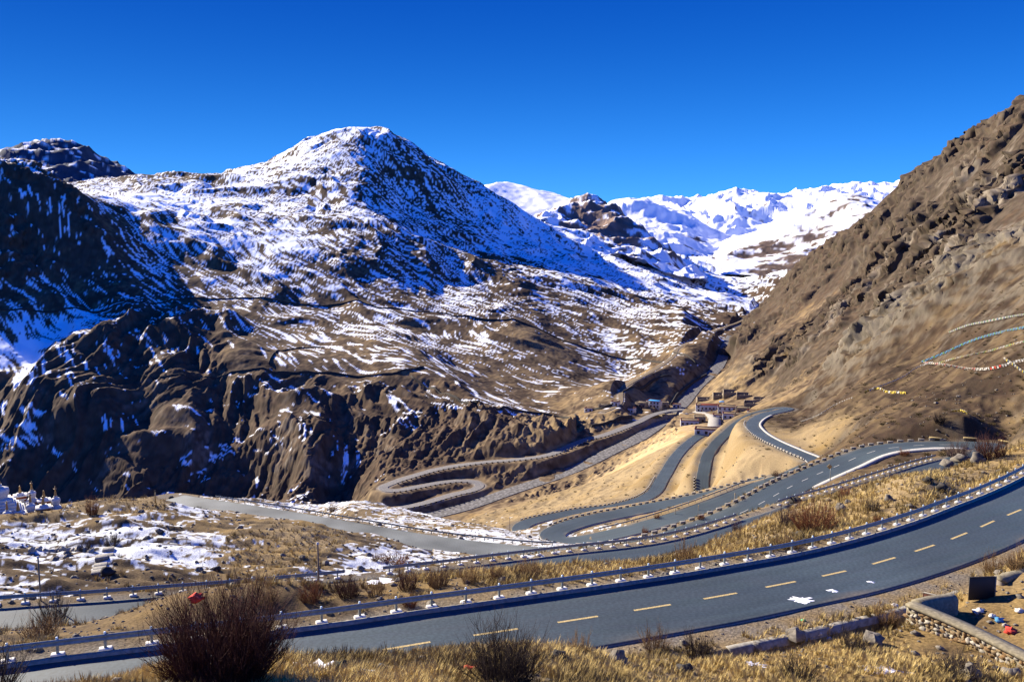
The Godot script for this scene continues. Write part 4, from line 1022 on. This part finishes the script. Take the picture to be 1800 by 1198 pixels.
func stupas() -> void:
	var D := 43.6
	var corner := at_drop(112, 905, D)
	var front := at_drop(-30, 941, D); var back := at_drop(20, 888, D + 0.6)
	var t := thing("terrace", "dark-sided stone terrace carrying the white stupas", "terrace", Vector3.ZERO)
	var far_left := front + (back - corner)
	var st := st_new()
	var R := [front, corner, back, far_left]
	var c := (front + corner + back + far_left) * 0.25
	var out := []
	for q in R: out.append(q + (q - c).normalized() * 1.6)
	for k in 4:
		var a: Vector3 = out[k]; var b: Vector3 = out[(k + 1) % 4]
		a.y = EYE.y - D; b.y = a.y
		quad(st, a - Vector3(0, 7, 0), b - Vector3(0, 7, 0), b, a)
	var o4 := []
	for q in out: o4.append(Vector3(q.x, EYE.y - D, q.z))
	quad(st, o4[0], o4[1], o4[2], o4[3])
	part("retaining_wall", done(st), M.dark_stone, t)
	var y := EYE.y - D - 0.02
	var put := func(px: float, py: float) -> Vector3:
		var p := at_drop(px, py, D); p.y = y; return p
	# low walls joining the ring of stupas
	for e in [[front, corner, "front"], [corner, back, "rear"]]:
		var a: Vector3 = e[0]; var b: Vector3 = e[1]
		a.y = y; b.y = y
		var P := PackedVector3Array()
		for k in 9: P.append(a.lerp(b, k / 8.0))
		var w := thing("parapet_wall", "low white wall joining the %s row of stupas" % e[2], "wall", Vector3.ZERO, 0.0, "low walls of the stupa terrace")
		part("wall", sweep(P, [[-0.25, 0.0], [-0.25, 1.0], [0.25, 1.0], [0.25, 0.0]]), M.limewash, w)
		part("coping", sweep(P, [[-0.32, 1.0], [-0.32, 1.14], [0.32, 1.14], [0.32, 1.0]]), M.maroon_paint, w)
	stupa(put.call(99, 906), 5.0, "slender white stupa at the terrace's right corner")
	stupa(put.call(55, 918), 5.0, "slender white stupa in the middle of the front row")
	stupa(put.call(14, 929), 4.6, "slender white stupa at the left end of the front row")
	stupa(put.call(57, 892), 4.7, "slender white stupa in the back row")
	shrine(put.call(77, 912), 1.9, 1.9, "square white shrine between the corner and the middle stupa")
	shrine(put.call(33, 924), 1.9, 1.9, "square white shrine left of the front row's middle stupa")
	shrine(put.call(78, 897), 1.7, 1.7, "square white shrine behind the corner stupa")
	shrine(put.call(36, 888), 1.7, 1.7, "square white shrine at the left of the back row")
	# the great stupa
	var g := thing("stupa", "largest white stupa with a stepped base, cut by the left edge", "stupa", put.call(0, 912), deg_to_rad(34.0), "white stupas on the terrace")
	part("plinth", box_mesh(7.2, 1.2, 7.2, 0.06), M.limewash, g)
	for k in 5: part("step", box_mesh(6.4 - 0.75 * k, 0.45, 6.4 - 0.75 * k, 0.04), M.limewash, g, Vector3(0, 1.2 + 0.45 * k, 0))
	part("dome", lathe([[1.15, 3.4], [1.4, 4.1], [1.55, 4.7], [1.45, 5.1], [0.8, 5.35], [0.0, 5.4]], 20), M.limewash, g)
	part("harmika", box_mesh(1.0, 0.5, 1.0, 0.04), M.limewash, g, Vector3(0, 5.3, 0))
	part("spire", lathe([[0.42, 5.8], [0.38, 6.1], [0.16, 7.5], [0.36, 7.55], [0.1, 7.65], [0.12, 7.9], [0.0, 8.2]], 12), M.gilt, g)
	# steps up the snow slope
	var s0 := hit(172, 1006); var s1 := hit(190, 966)
	var sd := (s1 - s0); sd.y = 0; var L := sd.length(); sd = sd.normalized()
	var stairs := thing("stone_steps", "pale stone steps climbing the snow below the stupas", "steps", Vector3.ZERO)
	for k in 10:
		var p := s0 + sd * L * k / 9.0
		part("step", box_mesh(1.3, 0.4, L / 9.0 * 0.6, 0.05), M.concrete, stairs, gp(p.x, p.z, -0.2 + 0.03 * (k % 2)), Basis(Vector3.UP, atan2(sd.x, sd.z)))
	# the row of stones along the path to the steps
	var i := 0
	for q in along(PackedVector3Array([hit(55, 968), hit(100, 968), hit(165, 972)]), 0.95):
		var o := MeshInstance3D.new(); o.name = numbered("edging_stone"); o.mesh = stone_mesh(20 + i % 3, 0.9); o.material_override = M.pale_stone; add_child(o)
		o.position = gp(q[0].x, q[0].z, 0.12); o.scale = Vector3.ONE * rng.randf_range(0.75, 1.0); o.rotation.y = rng.randf() * TAU
		tag(o, "pale rounded stone, %s from the left in the row leading to the steps" % nth(i + 1), "stone", "row of pale stones beside the path"); i += 1

# ---------------------------------------------------------------- the village
func house(px: float, py: float, w: float, d: float, h: float, turn: float, label: String, wall: Material, roofm: Material, wins: int, floors := 1) -> void:
	var p := hit(px, py, 430.0)
	var t := thing("house", label, "house", Vector3(p.x, minf(ground(p.x - w * 0.3, p.z), ground(p.x + w * 0.3, p.z)), p.z), deg_to_rad(turn), "flat-roofed village houses")
	part("wall", box_mesh(w, h + 4.0, d, 0.08), wall, t, Vector3(0, -4.0, 0))
	part("roof", box_mesh(w - 0.7, 0.14, d - 0.7, 0.02), roofm, t, Vector3(0, h + 0.002, 0))
	for e in [[w, 0.35, 0.0, d * 0.5 - 0.175], [w, 0.35, 0.0, -d * 0.5 + 0.175], [0.35, d - 0.72, w * 0.5 - 0.175, 0.0], [0.35, d - 0.72, -w * 0.5 + 0.175, 0.0]]:
		part("parapet", box_mesh(e[0], 0.55, e[1], 0.05), M.maroon_paint if wall == M.limewash else wall, t, Vector3(e[2], h + 0.004, e[3]))
	for f in floors:
		var y := h * (f + 0.30) / floors
		for k in wins:
			var x := lerpf(-w * 0.5, w * 0.5, (k + 0.5) / wins)
			var win := part("window", box_mesh(1.5, 1.5, 0.16, 0.02), M.dark_window, t, Vector3(x, y, d * 0.5 - 0.02))
			part("frame", box_mesh(1.9, 0.22, 0.3, 0.02), M.maroon_paint, win, Vector3(0, 1.5, 0.02))
	if wins > 0: part("door", box_mesh(1.2, 2.1, 0.14, 0.02), M.maroon_paint, t, Vector3(w * 0.5 / wins * 0.02 + w / wins * 0.5 * (1 if wins % 2 == 0 else 0) + (w / wins * 0.5 if wins % 2 == 1 else 0.0), 0.0, d * 0.5 - 0.02))
func ruin(px: float, py: float, w: float, d: float, h: float, turn: float, label: String) -> void:
	var p := hit(px, py, 430.0)
	var t := thing("ruined_house", label, "ruin", p, deg_to_rad(turn), "roofless ruined houses above the village")
	for e in [[w, 0.6, 0.0, d * 0.5, 0.7], [w, 0.6, 0.0, -d * 0.5, 1.0], [0.6, d, w * 0.5, 0.0, 0.85], [0.6, d, -w * 0.5, 0.0, 1.0], [0.5, d, w * 0.12, 0.0, 0.6]]:
		part("wall", box_mesh(e[0] + 0.02, h * e[4] + 3.0, e[1] + 0.02, 0.1), M.mud_wall, t, Vector3(e[2], -3.0, e[3]))
func village() -> void:
	house(1104, 716, 13, 8, 4.6, -30, "white house with dark openings, leftmost across the river", M.limewash, M.dirt, 5)
	house(1128, 716, 10, 8, 4.8, -32, "pinkish house between the white and the blue-roofed house", M.mud_wall, M.dirt, 3)
	house(1150, 714, 13, 9, 6.4, -28, "two-storey white house with a bright blue roof", M.limewash, M.blue_roof, 4, 2)
	house(1168, 714, 8, 6, 5.0, 5, "plain mud house right of the blue-roofed one", M.mud_wall, M.dirt, 1)
	house(1228, 722, 5, 9, 6.0, -12, "narrow white house at the road's end", M.limewash, M.dirt, 1, 2)
	house(1247, 721, 17, 8, 5.2, -6, "long white house with a red roof edge", M.limewash, M.maroon_paint, 5)
	house(1278, 723, 15, 11, 6.2, -14, "large courtyard house with a small blue canopy", M.limewash, M.dirt, 4, 2)
	house(1284, 734, 12, 8, 4.6, -14, "white house on the slope edge below the courtyard house", M.limewash, M.dirt, 3)
	house(1306, 722, 11, 9, 4.4, -20, "brown mud house right of the courtyard house", M.mud_wall, M.dirt, 2)
	house(1212, 746, 14, 9, 4.6, -10, "white-fronted house alone beside the river bend", M.limewash, M.dirt, 4)
	house(1230, 742, 9, 8, 4.8, -10, "grey mud house attached right of the river bend house", M.mud_wall, M.dirt, 2)
	house(1242, 764, 13, 7, 3.6, -16, "low white building nearest to the bend, below the pale yard", M.limewash, M.dirt, 3)
	house(1036, 722, 8, 6, 3.4, -25, "small white house at the head of the dirt track", M.limewash, M.dirt, 2)
	house(1060, 716, 7, 6, 3.2, -25, "small mud house by the dirt track's lower end", M.mud_wall, M.dirt, 2)
	house(1082, 712, 7, 6, 3.6, -28, "small pale house just left of the white house with dark openings", M.limewash, M.dirt, 2)
	house(1190, 716, 7, 6, 3.4, -20, "small pale house between the river and the village road", M.limewash, M.dirt, 2)
	house(1262, 734, 8, 6, 3.4, -14, "small white house below the long red-edged house", M.limewash, M.dirt, 2)
	house(1300, 733, 8, 6, 3.2, -20, "small pale house at the slope edge, right of the white one", M.mud_wall, M.dirt, 2)
	house(1322, 726, 7, 6, 3.0, -22, "small pale house nearest to the upper bend", M.limewash, M.dirt, 1)
	var cp := hit(1269, 714, 430.0)
	var can := thing("canopy", "small bright blue canopy by the courtyard house", "canopy", cp + Vector3(0, 4.5, 0))
	part("cloth", box_mesh(4.6, 0.2, 4.0, 0.05, 0.9), M.blue_roof, can)
	for s in [-1, 1]:
		for f in [-1, 1]: part("pole", box_mesh(0.15, 7.0, 0.15, 0.01), M.dark_stone, can, Vector3(s * 2.0, -7.0, f * 1.7))
	ruin(1240, 703, 16, 8, 2.6, -5, "low roofless enclosure above the long white house")
	ruin(1262, 698, 9, 8, 4.2, -8, "roofless ruin with a pale gable, middle of the ruins")
	ruin(1284, 694, 13, 9, 4.8, -10, "dark roofless ruin, tallest above the village")
	ruin(1306, 698, 11, 8, 4.2, -14, "dark roofless ruin at the foot of the cliff")
	ruin(1322, 712, 12, 9, 3.4, -18, "roofless ruin right of the brown mud house")
	ruin(1335, 704, 9, 7, 3.0, -22, "rightmost small ruin under the rock")
	# pale yard in front of the village
	var Y := PackedVector3Array()
	for q in [[1200, 727], [1228, 724], [1252, 729], [1256, 750]]: var yp := hit(q[0], q[1], 430.0); Y.append(gp(yp.x, yp.z, 0.1))
	var yard := MeshInstance3D.new(); yard.name = "yard"; yard.mesh = sweep(smooth_pts(Y, 3.0), [[-5.0, -2.0], [-4.6, 0.12], [4.6, 0.12], [5.0, -2.0]]); yard.material_override = M.pale_gravel; yard.set_meta("kind", "structure"); add_child(yard)
	# dry stone walls over the mountain and round the fields
	wall_line([[0,545],[120,543],[220,532],[300,528],[400,526],[500,531],[600,535],[680,542],[750,549],[810,556],[860,562],[930,572],[970,590],[1010,606],[1060,622],[1110,632],[1160,637],[1225,641]], 1.7, 1.2, "long dark boundary wall crossing the whole snow slope")
	wall_line([[235,661],[300,661],[400,658],[480,655],[540,654],[600,659],[660,660],[700,655],[745,645]], 1.6, 1.1, "dark boundary wall along the lower plateau edge")
	wall_line([[722,662],[760,682],[800,698],[850,712],[900,721],[960,729],[1000,735],[1018,752]], 1.6, 1.1, "dark boundary wall descending from the plateau to the village road")
	wall_line([[472,640],[478,626],[495,617],[530,612],[570,611]], 1.3, 1.0, "short curved wall around the tan terrace")
	wall_line([[1180,712],[1192,694],[1215,676],[1242,660]], 2.6, 1.6, "dark embankment wall on the river's left bank")
	wall_line([[1040,752],[1075,742],[1110,734]], 2.4, 1.6, "dark field wall above the village road, right piece")
	wall_line([[1035,722],[1060,718],[1085,712]], 2.2, 1.6, "dark field wall below the dirt track")
	wall_line([[1095,690],[1115,681],[1150,668],[1180,662]], 1.8, 1.4, "field wall beside the upper terraces")
func wall_line(pts: Array, h: float, th: float, label: String) -> void:
	var P := PackedVector3Array()
	for q in pts: P.append(hit(q[0], q[1], 440.0))
	var S := smooth_pts(P, 5.0)
	for i in S.size(): S[i] = gp(S[i].x, S[i].z, rng.randf_range(-0.25, 0.25))
	var t := thing("dry_stone_wall", label, "wall", Vector3.ZERO, 0.0, "dry stone walls on the mountain")
	part("wall", sweep(S, [[-th * 0.5, -2.5], [-th * 0.36, h], [th * 0.36, h], [th * 0.5, -2.5]]), M.dark_stone, t)

# ---------------------------------------------------------------- prayer flags on the spur
func flag_string(pts: Array, label: String, cols: Array, size: float, up := 1.1) -> void:
	var P := PackedVector3Array()
	for q in pts:
		var p := hit(q[0], q[1], 165.0); P.append(p + Vector3(0, up, 0))
	var S := smooth_pts(P, 1.0)
	var t := thing("prayer_flags", label, "prayer flags", Vector3.ZERO, 0.0, "strings of prayer flags on the spur")
	var cord := []; var rr := []
	for i in range(0, S.size(), 2): cord.append(S[i]); rr.append(0.035)
	var st := st_new(); tube(st, cord, rr, 3)
	part("cord", done(st), M.pale_stone, t)
	var k := 0
	var fm := []
	for v in 3:
		var f := st_new()
		for a in 3:
			var y0 := -size * a / 3.0; var y1 := -size * (a + 1) / 3.0
			var z0 := sin(a * 1.3 + v) * 0.12; var z1 := sin((a + 1) * 1.3 + v) * 0.12
			quad(f, Vector3(-size * 0.42, y0, z0), Vector3(size * 0.42, y0, z0 + 0.06), Vector3(size * 0.40, y1, z1 + 0.06), Vector3(-size * 0.40, y1, z1))
			quad(f, Vector3(-size * 0.42, y0, z0 - 0.01), Vector3(-size * 0.40, y1, z1 - 0.01), Vector3(size * 0.40, y1, z1 + 0.05), Vector3(size * 0.42, y0, z0 + 0.05))
		fm.append(done(f))
	for q in along(S, size * 1.15, 0.4):
		part("flag", fm[k % 3], cols[(k * 7 + k / 3) % cols.size()], t, q[0], Basis(Vector3.UP, atan2(-q[1].z, q[1].x)))
		k += 1
func prayer_flags() -> void:
	var w: Material = M.white_cloth; var b: Material = M.blue_cloth; var y: Material = M.yellow_cloth; var r: Material = M.red_cloth; var g: Material = M.green_cloth
	flag_string([[1620,640],[1660,624],[1700,606],[1740,593],[1800,580],[1850,572]], "long string of mostly blue prayer flags on the spur", [b, b, b, g], 0.6)
	flag_string([[1668,588],[1700,576],[1735,569],[1770,562],[1810,556]], "uppermost string of white and blue prayer flags", [w, b, w, g], 0.5)
	flag_string([[1640,645],[1690,632],[1740,622],[1800,606],[1850,598]], "thin string of yellow and white prayer flags below the blue one", [y, w, w, g, w], 0.38)
	flag_string([[1624,641],[1660,645],[1690,651],[1720,654],[1750,651],[1790,640],[1830,632]], "drooping string of dense white prayer flags", [w, w, w, w, r], 0.62)
	flag_string([[1535,686],[1560,678],[1590,665],[1612,650],[1640,640]], "string of white prayer flags climbing from the yellow cloths", [w, w, w, w], 0.5)
	flag_string([[1765,635],[1780,645],[1800,660],[1830,680]], "short steep string of flags at the right edge", [w, b, y, w], 0.6)
	flag_string([[1520,690],[1540,684],[1560,690],[1592,692]], "cluster of yellow flags low on the spur", [y, y, w, y], 0.75, 0.7)
	flag_string([[1672,725],[1690,724],[1702,731]], "short bright yellow flags near the rock bump", [y, y, y], 0.5, 0.6)
	flag_string([[1408,742],[1440,730],[1470,712],[1500,700]], "faint pale string of flags across the lower spur", [w, M.pale_stone], 0.35, 0.5)

# ---------------------------------------------------------------- signs and poles
func poles() -> void:
	var s := at_drop(1460, 838, 43.2); s = gp(s.x, s.z)
	var t := thing("road_sign", "yellow diamond road sign on a grey pole inside the wide bend", "road sign", s)
	part("pole", box_mesh(0.13, 3.6, 0.13, 0.02), M.steel, t)
	part("plate", box_mesh(0.75, 0.75, 0.06, 0.01), M.yellow_paint, t, Vector3(0, 3.45, 0.09), Basis(Vector3(0, 0, 1), PI / 4))
	for b in [[1344,846,"yellow-grey marker post beside the left-hand climbing road"],[1292,880,"short pale marker post on the grass strip, upper"],[1228,898,"short pale marker post on the grass strip, lower"],[1187,905,"short pale marker post on the grass strip, lowest"]]:
		var p := hit(b[0], b[1]); var m := thing("marker_post", b[2], "marker post", p, 0.0, "roadside marker posts")
		part("post", box_mesh(0.14, 1.6, 0.14, 0.02), M.pale_stone, m); part("band", box_mesh(0.16, 0.25, 0.16, 0.02), M.yellow_paint, m, Vector3(0, 1.2, 0))
	var q := hit(273, 884)
	var pl := thing("marker_post", "lone yellow post on the grassy crest right of the stupas", "marker post", q, 0.0, "roadside marker posts")
	part("post", box_mesh(0.2, 2.0, 0.2, 0.02), M.yellow_paint, pl); part("cap", box_mesh(0.24, 0.2, 0.24, 0.04), M.dark_stone, pl, Vector3(0, 2.0, 0))
	for b in [[896, 936, 3.4, "thin pale pole at the tip of the left hairpin"], [71, 1055, 3.6, "thin wooden pole rising from the second road's guardrail, far left"], [560, 1024, 3.0, "thin snow-topped pole in the patchy snow below the mound"]]:
		var p := hit(b[0], b[1]); var m := thing("pole", b[3], "pole", p, 0.0, "thin poles")
		part("shaft", lathe([[0.07, 0.0], [0.06, b[2]], [0.0, b[2] + 0.02]], 8), M.wood, m); part("cap", lathe([[0.1, b[2]], [0.1, b[2] + 0.14], [0.0, b[2] + 0.18]], 8), M.limewash, m)

# ---------------------------------------------------------------- the walled yard at the lower right
var YARD := PackedVector2Array()
func in_yard(x: float, z: float) -> bool:
	if x < 15.0 or z < -60.0: return false
	if YARD.is_empty():
		for q in [[1590, 1060], [1700, 1104], [1850, 1175], [1880, 1000], [1756, 1018], [1676, 1046]]:
			var p := at_drop(q[0], q[1], 18.9); YARD.append(Vector2(p.x, p.z))
	return Geometry2D.is_point_in_polygon(Vector2(x, z), YARD)
func yard_walls() -> void:
	var A := at_drop(1600, 1062, 18.95); var B := at_drop(1700, 1104, 18.9); var C := at_drop(1830, 1168, 18.8)
	var t := thing("stone_wall", "rubble stone wall with a flat mud coping, lower right", "wall", Vector3.ZERO, 0.0, "walls of the roadside yard")
	var P := smooth_pts(PackedVector3Array([A, B, C]), 0.35)
	part("coping", sweep(P, [[-0.42, -0.02], [-0.40, 0.12], [0.0, 0.16], [0.36, 0.13], [0.40, -0.02]]), M.mud_coping, t)
	part("core", sweep(P, [[-0.3, -2.3], [-0.3, -0.03], [0.26, -0.03], [0.26, -2.3]]), M.mud_coping, t)
	# the wall's stones
	var S := []
	for k in 5: S.append(stone_mesh(40 + k, 0.72))
	var g := RandomNumberGenerator.new(); g.seed = 12
	var n := 0
	var row := 0
	var y := -0.16
	while y > -1.75 and n < 290:
		for q in along(P, 0.29, g.randf() * 0.2):
			if n >= 290: break
			var s := Vector3(-q[1].z, 0, q[1].x)
			var o := part("stone", S[g.randi() % 5], [M.wall_stone, M.wall_stone, M.pale_stone, M.rust_stone][g.randi() % 4], t, q[0] + s * g.randf_range(0.18, 0.26) + q[1] * g.randf_range(-0.07, 0.07) + Vector3(0, y + g.randf_range(-0.07, 0.07), 0), Basis.from_euler(Vector3(g.randf_range(-0.3, 0.3), atan2(-q[1].z, q[1].x), g.randf_range(-0.3, 0.3))).scaled_local(Vector3(g.randf_range(0.22, 0.5), g.randf_range(0.22, 0.42), 0.26)))
			n += 1
		y -= 0.23; row += 1
	# return wall by the gate
	var E := at_drop(1676, 1050, 19.0)
	var r := thing("mud_wall", "short thick mud wall with a rounded top at the yard's corner", "wall", Vector3.ZERO, 0.0, "walls of the roadside yard")
	part("wall", sweep(smooth_pts(PackedVector3Array([A + (E - A).normalized() * 0.45, (A + E) * 0.5 + Vector3(0, 0.05, 0), E]), 0.3), [[-0.42, -2.2], [-0.36, 0.05], [-0.15, 0.2], [0.18, 0.2], [0.36, 0.02], [0.40, -2.2]]), M.mud_coping, r)
	# gates
	var G := at_drop(1650, 1042, 19.6)
	var gr := thing("metal_gate", "rusty red sheet-metal gate leaf standing open at the corner wall", "gate", gp(G.x, G.z), deg_to_rad(-38.0), "gate leaves of the roadside yard")
	part("sheet", box_mesh(1.5, 1.25, 0.05, 0.01), M.rust, gr); part("edge", box_mesh(1.54, 0.05, 0.09, 0.01), M.pale_stone, gr, Vector3(0, 1.25, 0)); part("edge", box_mesh(0.06, 1.25, 0.09, 0.01), M.rust, gr, Vector3(-0.76, 0.002, 0))
	var K := at_drop(1724, 1066, 20.0)
	var gd := thing("metal_gate", "dark sheet-metal gate leaf between the mud walls", "gate", gp(K.x, K.z), deg_to_rad(4.0), "gate leaves of the roadside yard")
	part("sheet", box_mesh(1.5, 1.3, 0.05, 0.01), M.dark_metal, gd); part("edge", box_mesh(1.54, 0.05, 0.09, 0.01), M.dark_metal, gd, Vector3(0, 1.3, 0)); part("stile", box_mesh(0.07, 1.36, 0.1, 0.01), M.concrete, gd, Vector3(0.79, 0, 0))
	var W0 := at_drop(1756, 1020, 18.9); var W1 := at_drop(1800, 1008, 18.7); var W2 := at_drop(1860, 996, 18.6)
	var w := thing("mud_wall", "mud wall with a ragged pale coping at the right edge", "wall", Vector3.ZERO, 0.0, "walls of the roadside yard")
	var WP := smooth_pts(PackedVector3Array([W0, W1, W2]), 0.3)
	for i in WP.size(): WP[i].y += rng.randf_range(-0.05, 0.05)
	part("wall", sweep(WP, [[-0.28, -2.3], [-0.28, 0.0], [0.28, 0.0], [0.28, -2.3]]), M.mud_wall, w)
	part("coping", sweep(WP, [[-0.36, -0.02], [-0.3, 0.2], [0.05, 0.3], [0.33, 0.14], [0.38, -0.05]]), M.mud_coping, w)
	# rubbish in the yard
	var J := [[1779,1112,0.5,M.red_cloth,"crumpled red cloth in the walled yard"],[1757,1092,0.38,M.blue_cloth,"crumpled blue plastic in the walled yard"],[1722,1076,0.42,M.white_cloth,"white plastic bag under the dark gate"],[1745,1084,0.3,M.white_cloth,"small white rag beside the blue plastic"],[1792,1074,0.34,M.white_cloth,"white scrap by the right-hand mud wall"],[1768,1100,0.26,M.pale_stone,"grey scrap between the red cloth and the blue plastic"],[1573,1066,0.34,M.white_cloth,"white rag on the verge left of the wall's corner"],[1440,1114,0.3,M.white_cloth,"white rag by the ditch stones"],[1457,1122,0.26,M.white_cloth,"smaller white rag right of the ditch rag"],[1413,1091,0.2,M.green_cloth,"green bottle on the gravel verge"],[345,1046,0.32,M.red_cloth,"bright red cloth caught on top of the large bush"],[829,1182,0.45,M.red_cloth,"red and white rag in the grass left of the open bush"]]
	var i := 0
	for b in J:
		var me := crumple(300 + i, b[2])
		var o := MeshInstance3D.new(); o.name = numbered("rag"); o.mesh = me; o.material_override = b[3]; add_child(o)
		if b[0] == 345: o.position = at_range(345, 1050, 24.6)
		else:
			var p := hit(b[0], b[1]); o.position = gp(p.x, p.z, b[2] * 0.16)
		tag(o, b[4], "rag", "scraps of cloth and plastic"); i += 1
	# snow left on the near road and in the grass
	for b in [[1408,1056,0.85,"bright patch of snow on the nearest road"],[1463,1040,0.4,"thin snow smear on the nearest road, right of the bright patch"],[1530,1025,0.3,"faint snow smear on the nearest road, farthest right"],[1545,1182,1.6,"long strip of snow in the grass below the wall"],[565,1178,1.5,"snow patch left of the dark mossy stone"],[1320,1168,0.7,"small snow patch in the grass, bottom centre"],[680,1024,1.6,"snow patch among the brown shrubs on the bank"],[1055,1150,0.4,"tiny snow patch left of the flat tan stone"]]:
		var p := hit(b[0], b[1])
		var o := MeshInstance3D.new(); o.name = numbered("snow_patch"); o.mesh = snow_patch(int(b[0]), b[2]); o.material_override = M.snow; add_child(o)
		o.position = gp(p.x, p.z, 0.0 if b[1] > 1100 or b[0] < 900 else 0.09)
		tag(o, b[3], "snow", "leftover patches of snow")
	# low retaining wall of the roadside ditch
	var p1: PackedVector3Array = ROADS[0].path
	var d := thing("retaining_wall", "low dark-faced retaining wall along the near road's ditch", "wall", Vector3.ZERO)
	part("wall", sweep(offset_path(p1, near_index(p1, [1190, 1060, 19.9]), near_index(p1, [1530, 990, 20.45]), 5.45), [[-0.25, -1.2], [-0.25, -0.03], [0.2, -0.03], [0.2, -1.2]]), M.concrete, d)
func crumple(seed_: int, s: float) -> ArrayMesh:
	var n := noise(1.3, seed_, 3); var st := st_new()
	var pt := func(a: float, b: float) -> Vector3:
		var d := Vector3(cos(a) * cos(b), sin(b), sin(a) * cos(b)); var l := s * (0.5 + 0.55 * n.get_noise_3dv(d * 1.6)); return Vector3(d.x * l * 1.25, d.y * l * 0.7, d.z * l)
	for j in 7:
		for i in 12: quad(st, pt.call(TAU * i / 12, -PI / 2 + PI * j / 7), pt.call(TAU * (i + 1) / 12, -PI / 2 + PI * j / 7), pt.call(TAU * (i + 1) / 12, -PI / 2 + PI * (j + 1) / 7), pt.call(TAU * i / 12, -PI / 2 + PI * (j + 1) / 7))
	return done(st)
func snow_patch(seed_: int, s: float) -> ArrayMesh:
	var n := noise(1.5, seed_, 4); var st := st_new()
	var pt := func(i: int, j: int) -> Vector3:
		var a := TAU * i / 28.0; var rr := s * (0.5 + 0.6 * n.get_noise_2d(cos(a) * 1.6, sin(a) * 1.6)) * j / 5.0
		return Vector3(cos(a) * rr * 1.5, 0.05 * (1.0 - pow(j / 5.0, 2.0)) - 0.012 + 0.02 * n.get_noise_2d(i * 0.6, j * 0.9) * (1.0 - j / 5.0), sin(a) * rr)
	for j in 5:
		for i in 28: quad(st, pt.call(i, j), pt.call(i + 1, j), pt.call(i + 1, j + 1), pt.call(i, j + 1))
	return done(st, false)

# ---------------------------------------------------------------- the sky: deep blue high-altitude air, paler near the horizon and towards the sun
func sky_image() -> Image:
	var im := Image.create(1024, 512, false, Image.FORMAT_RGBF)
	var az := deg_to_rad(SUN_AZ); var el := deg_to_rad(SUN_EL)
	var to_sun := Vector3(sin(az) * cos(el), sin(el), -cos(az) * cos(el))
	for y in 512:
		var e := (0.5 - (y + 0.5) / 512.0) * PI
		for x in 1024:
			var a := ((x + 0.5) / 1024.0 - 0.5) * TAU
			var d := Vector3(sin(a) * cos(e), sin(e), -cos(a) * cos(e))
			var up := maxf(e, 0.0)
			var near_sun := clampf(d.dot(to_sun) * 0.5 + 0.5, 0.0, 1.0)
			var low := exp(-up / 0.075)
			var high := exp(-up / 0.17)
			var c := Color(0.0, 0.007, 0.12).lerp(Color(0.0, 0.052, 0.34), ss(0.5, 0.97, near_sun))
			c = c.lerp(Color(0.0, 0.150, 0.54) * (0.72 + 0.34 * near_sun), high)
			c = c.lerp(Color(0.07, 0.25, 0.52), low * 0.85)
			c = c * 1.04
			if e < 0.0: c = c.lerp(Color(0.05, 0.045, 0.04), minf(-e * 20.0, 1.0))
			im.set_pixel(x, y, c)
	return im

# ---------------------------------------------------------------- build
func _ready() -> void:
	rng.seed = 7
	var cam := Camera3D.new(); cam.name = "camera"; cam.fov = 45.0; cam.far = 30000.0; cam.near = 0.2
	cam.position = EYE; cam.basis = cam_basis
	add_child(cam); cam.current = true
	var env := Environment.new()
	env.background_mode = Environment.BG_SKY
	var sm := PanoramaSkyMaterial.new()
	sm.panorama = ImageTexture.create_from_image(sky_image())
	var sky := Sky.new(); sky.sky_material = sm; env.sky = sky
	env.tonemap_mode = Environment.TONE_MAPPER_LINEAR; env.tonemap_exposure = 2.9
	env.sdfgi_enabled = true; env.ssao_enabled = true; env.ssil_enabled = true
	var we := WorldEnvironment.new(); we.name = "environment"; we.environment = env; add_child(we)
	var sun := DirectionalLight3D.new(); sun.name = "sun"
	sun.light_energy = 1.6; sun.light_angular_distance = 0.5; sun.light_color = Color(1.0, 0.95, 0.87); sun.shadow_enabled = true
	var az := deg_to_rad(SUN_AZ); var el := deg_to_rad(SUN_EL)
	var to_sun := Vector3(sin(az) * cos(el), sin(el), -cos(az) * cos(el))
	sun.basis = Basis.looking_at(-to_sun)
	add_child(sun)

	make_materials()
	lay_roads()
	build_land_grid()
	land_meshes()
	far_ranges()
	print("far ", Time.get_ticks_msec())
	roadworks()
	stupas()
	village()
	poles()
	yard_walls()
	plants()
	stones()
	prayer_flags()
	print("all ", Time.get_ticks_msec())
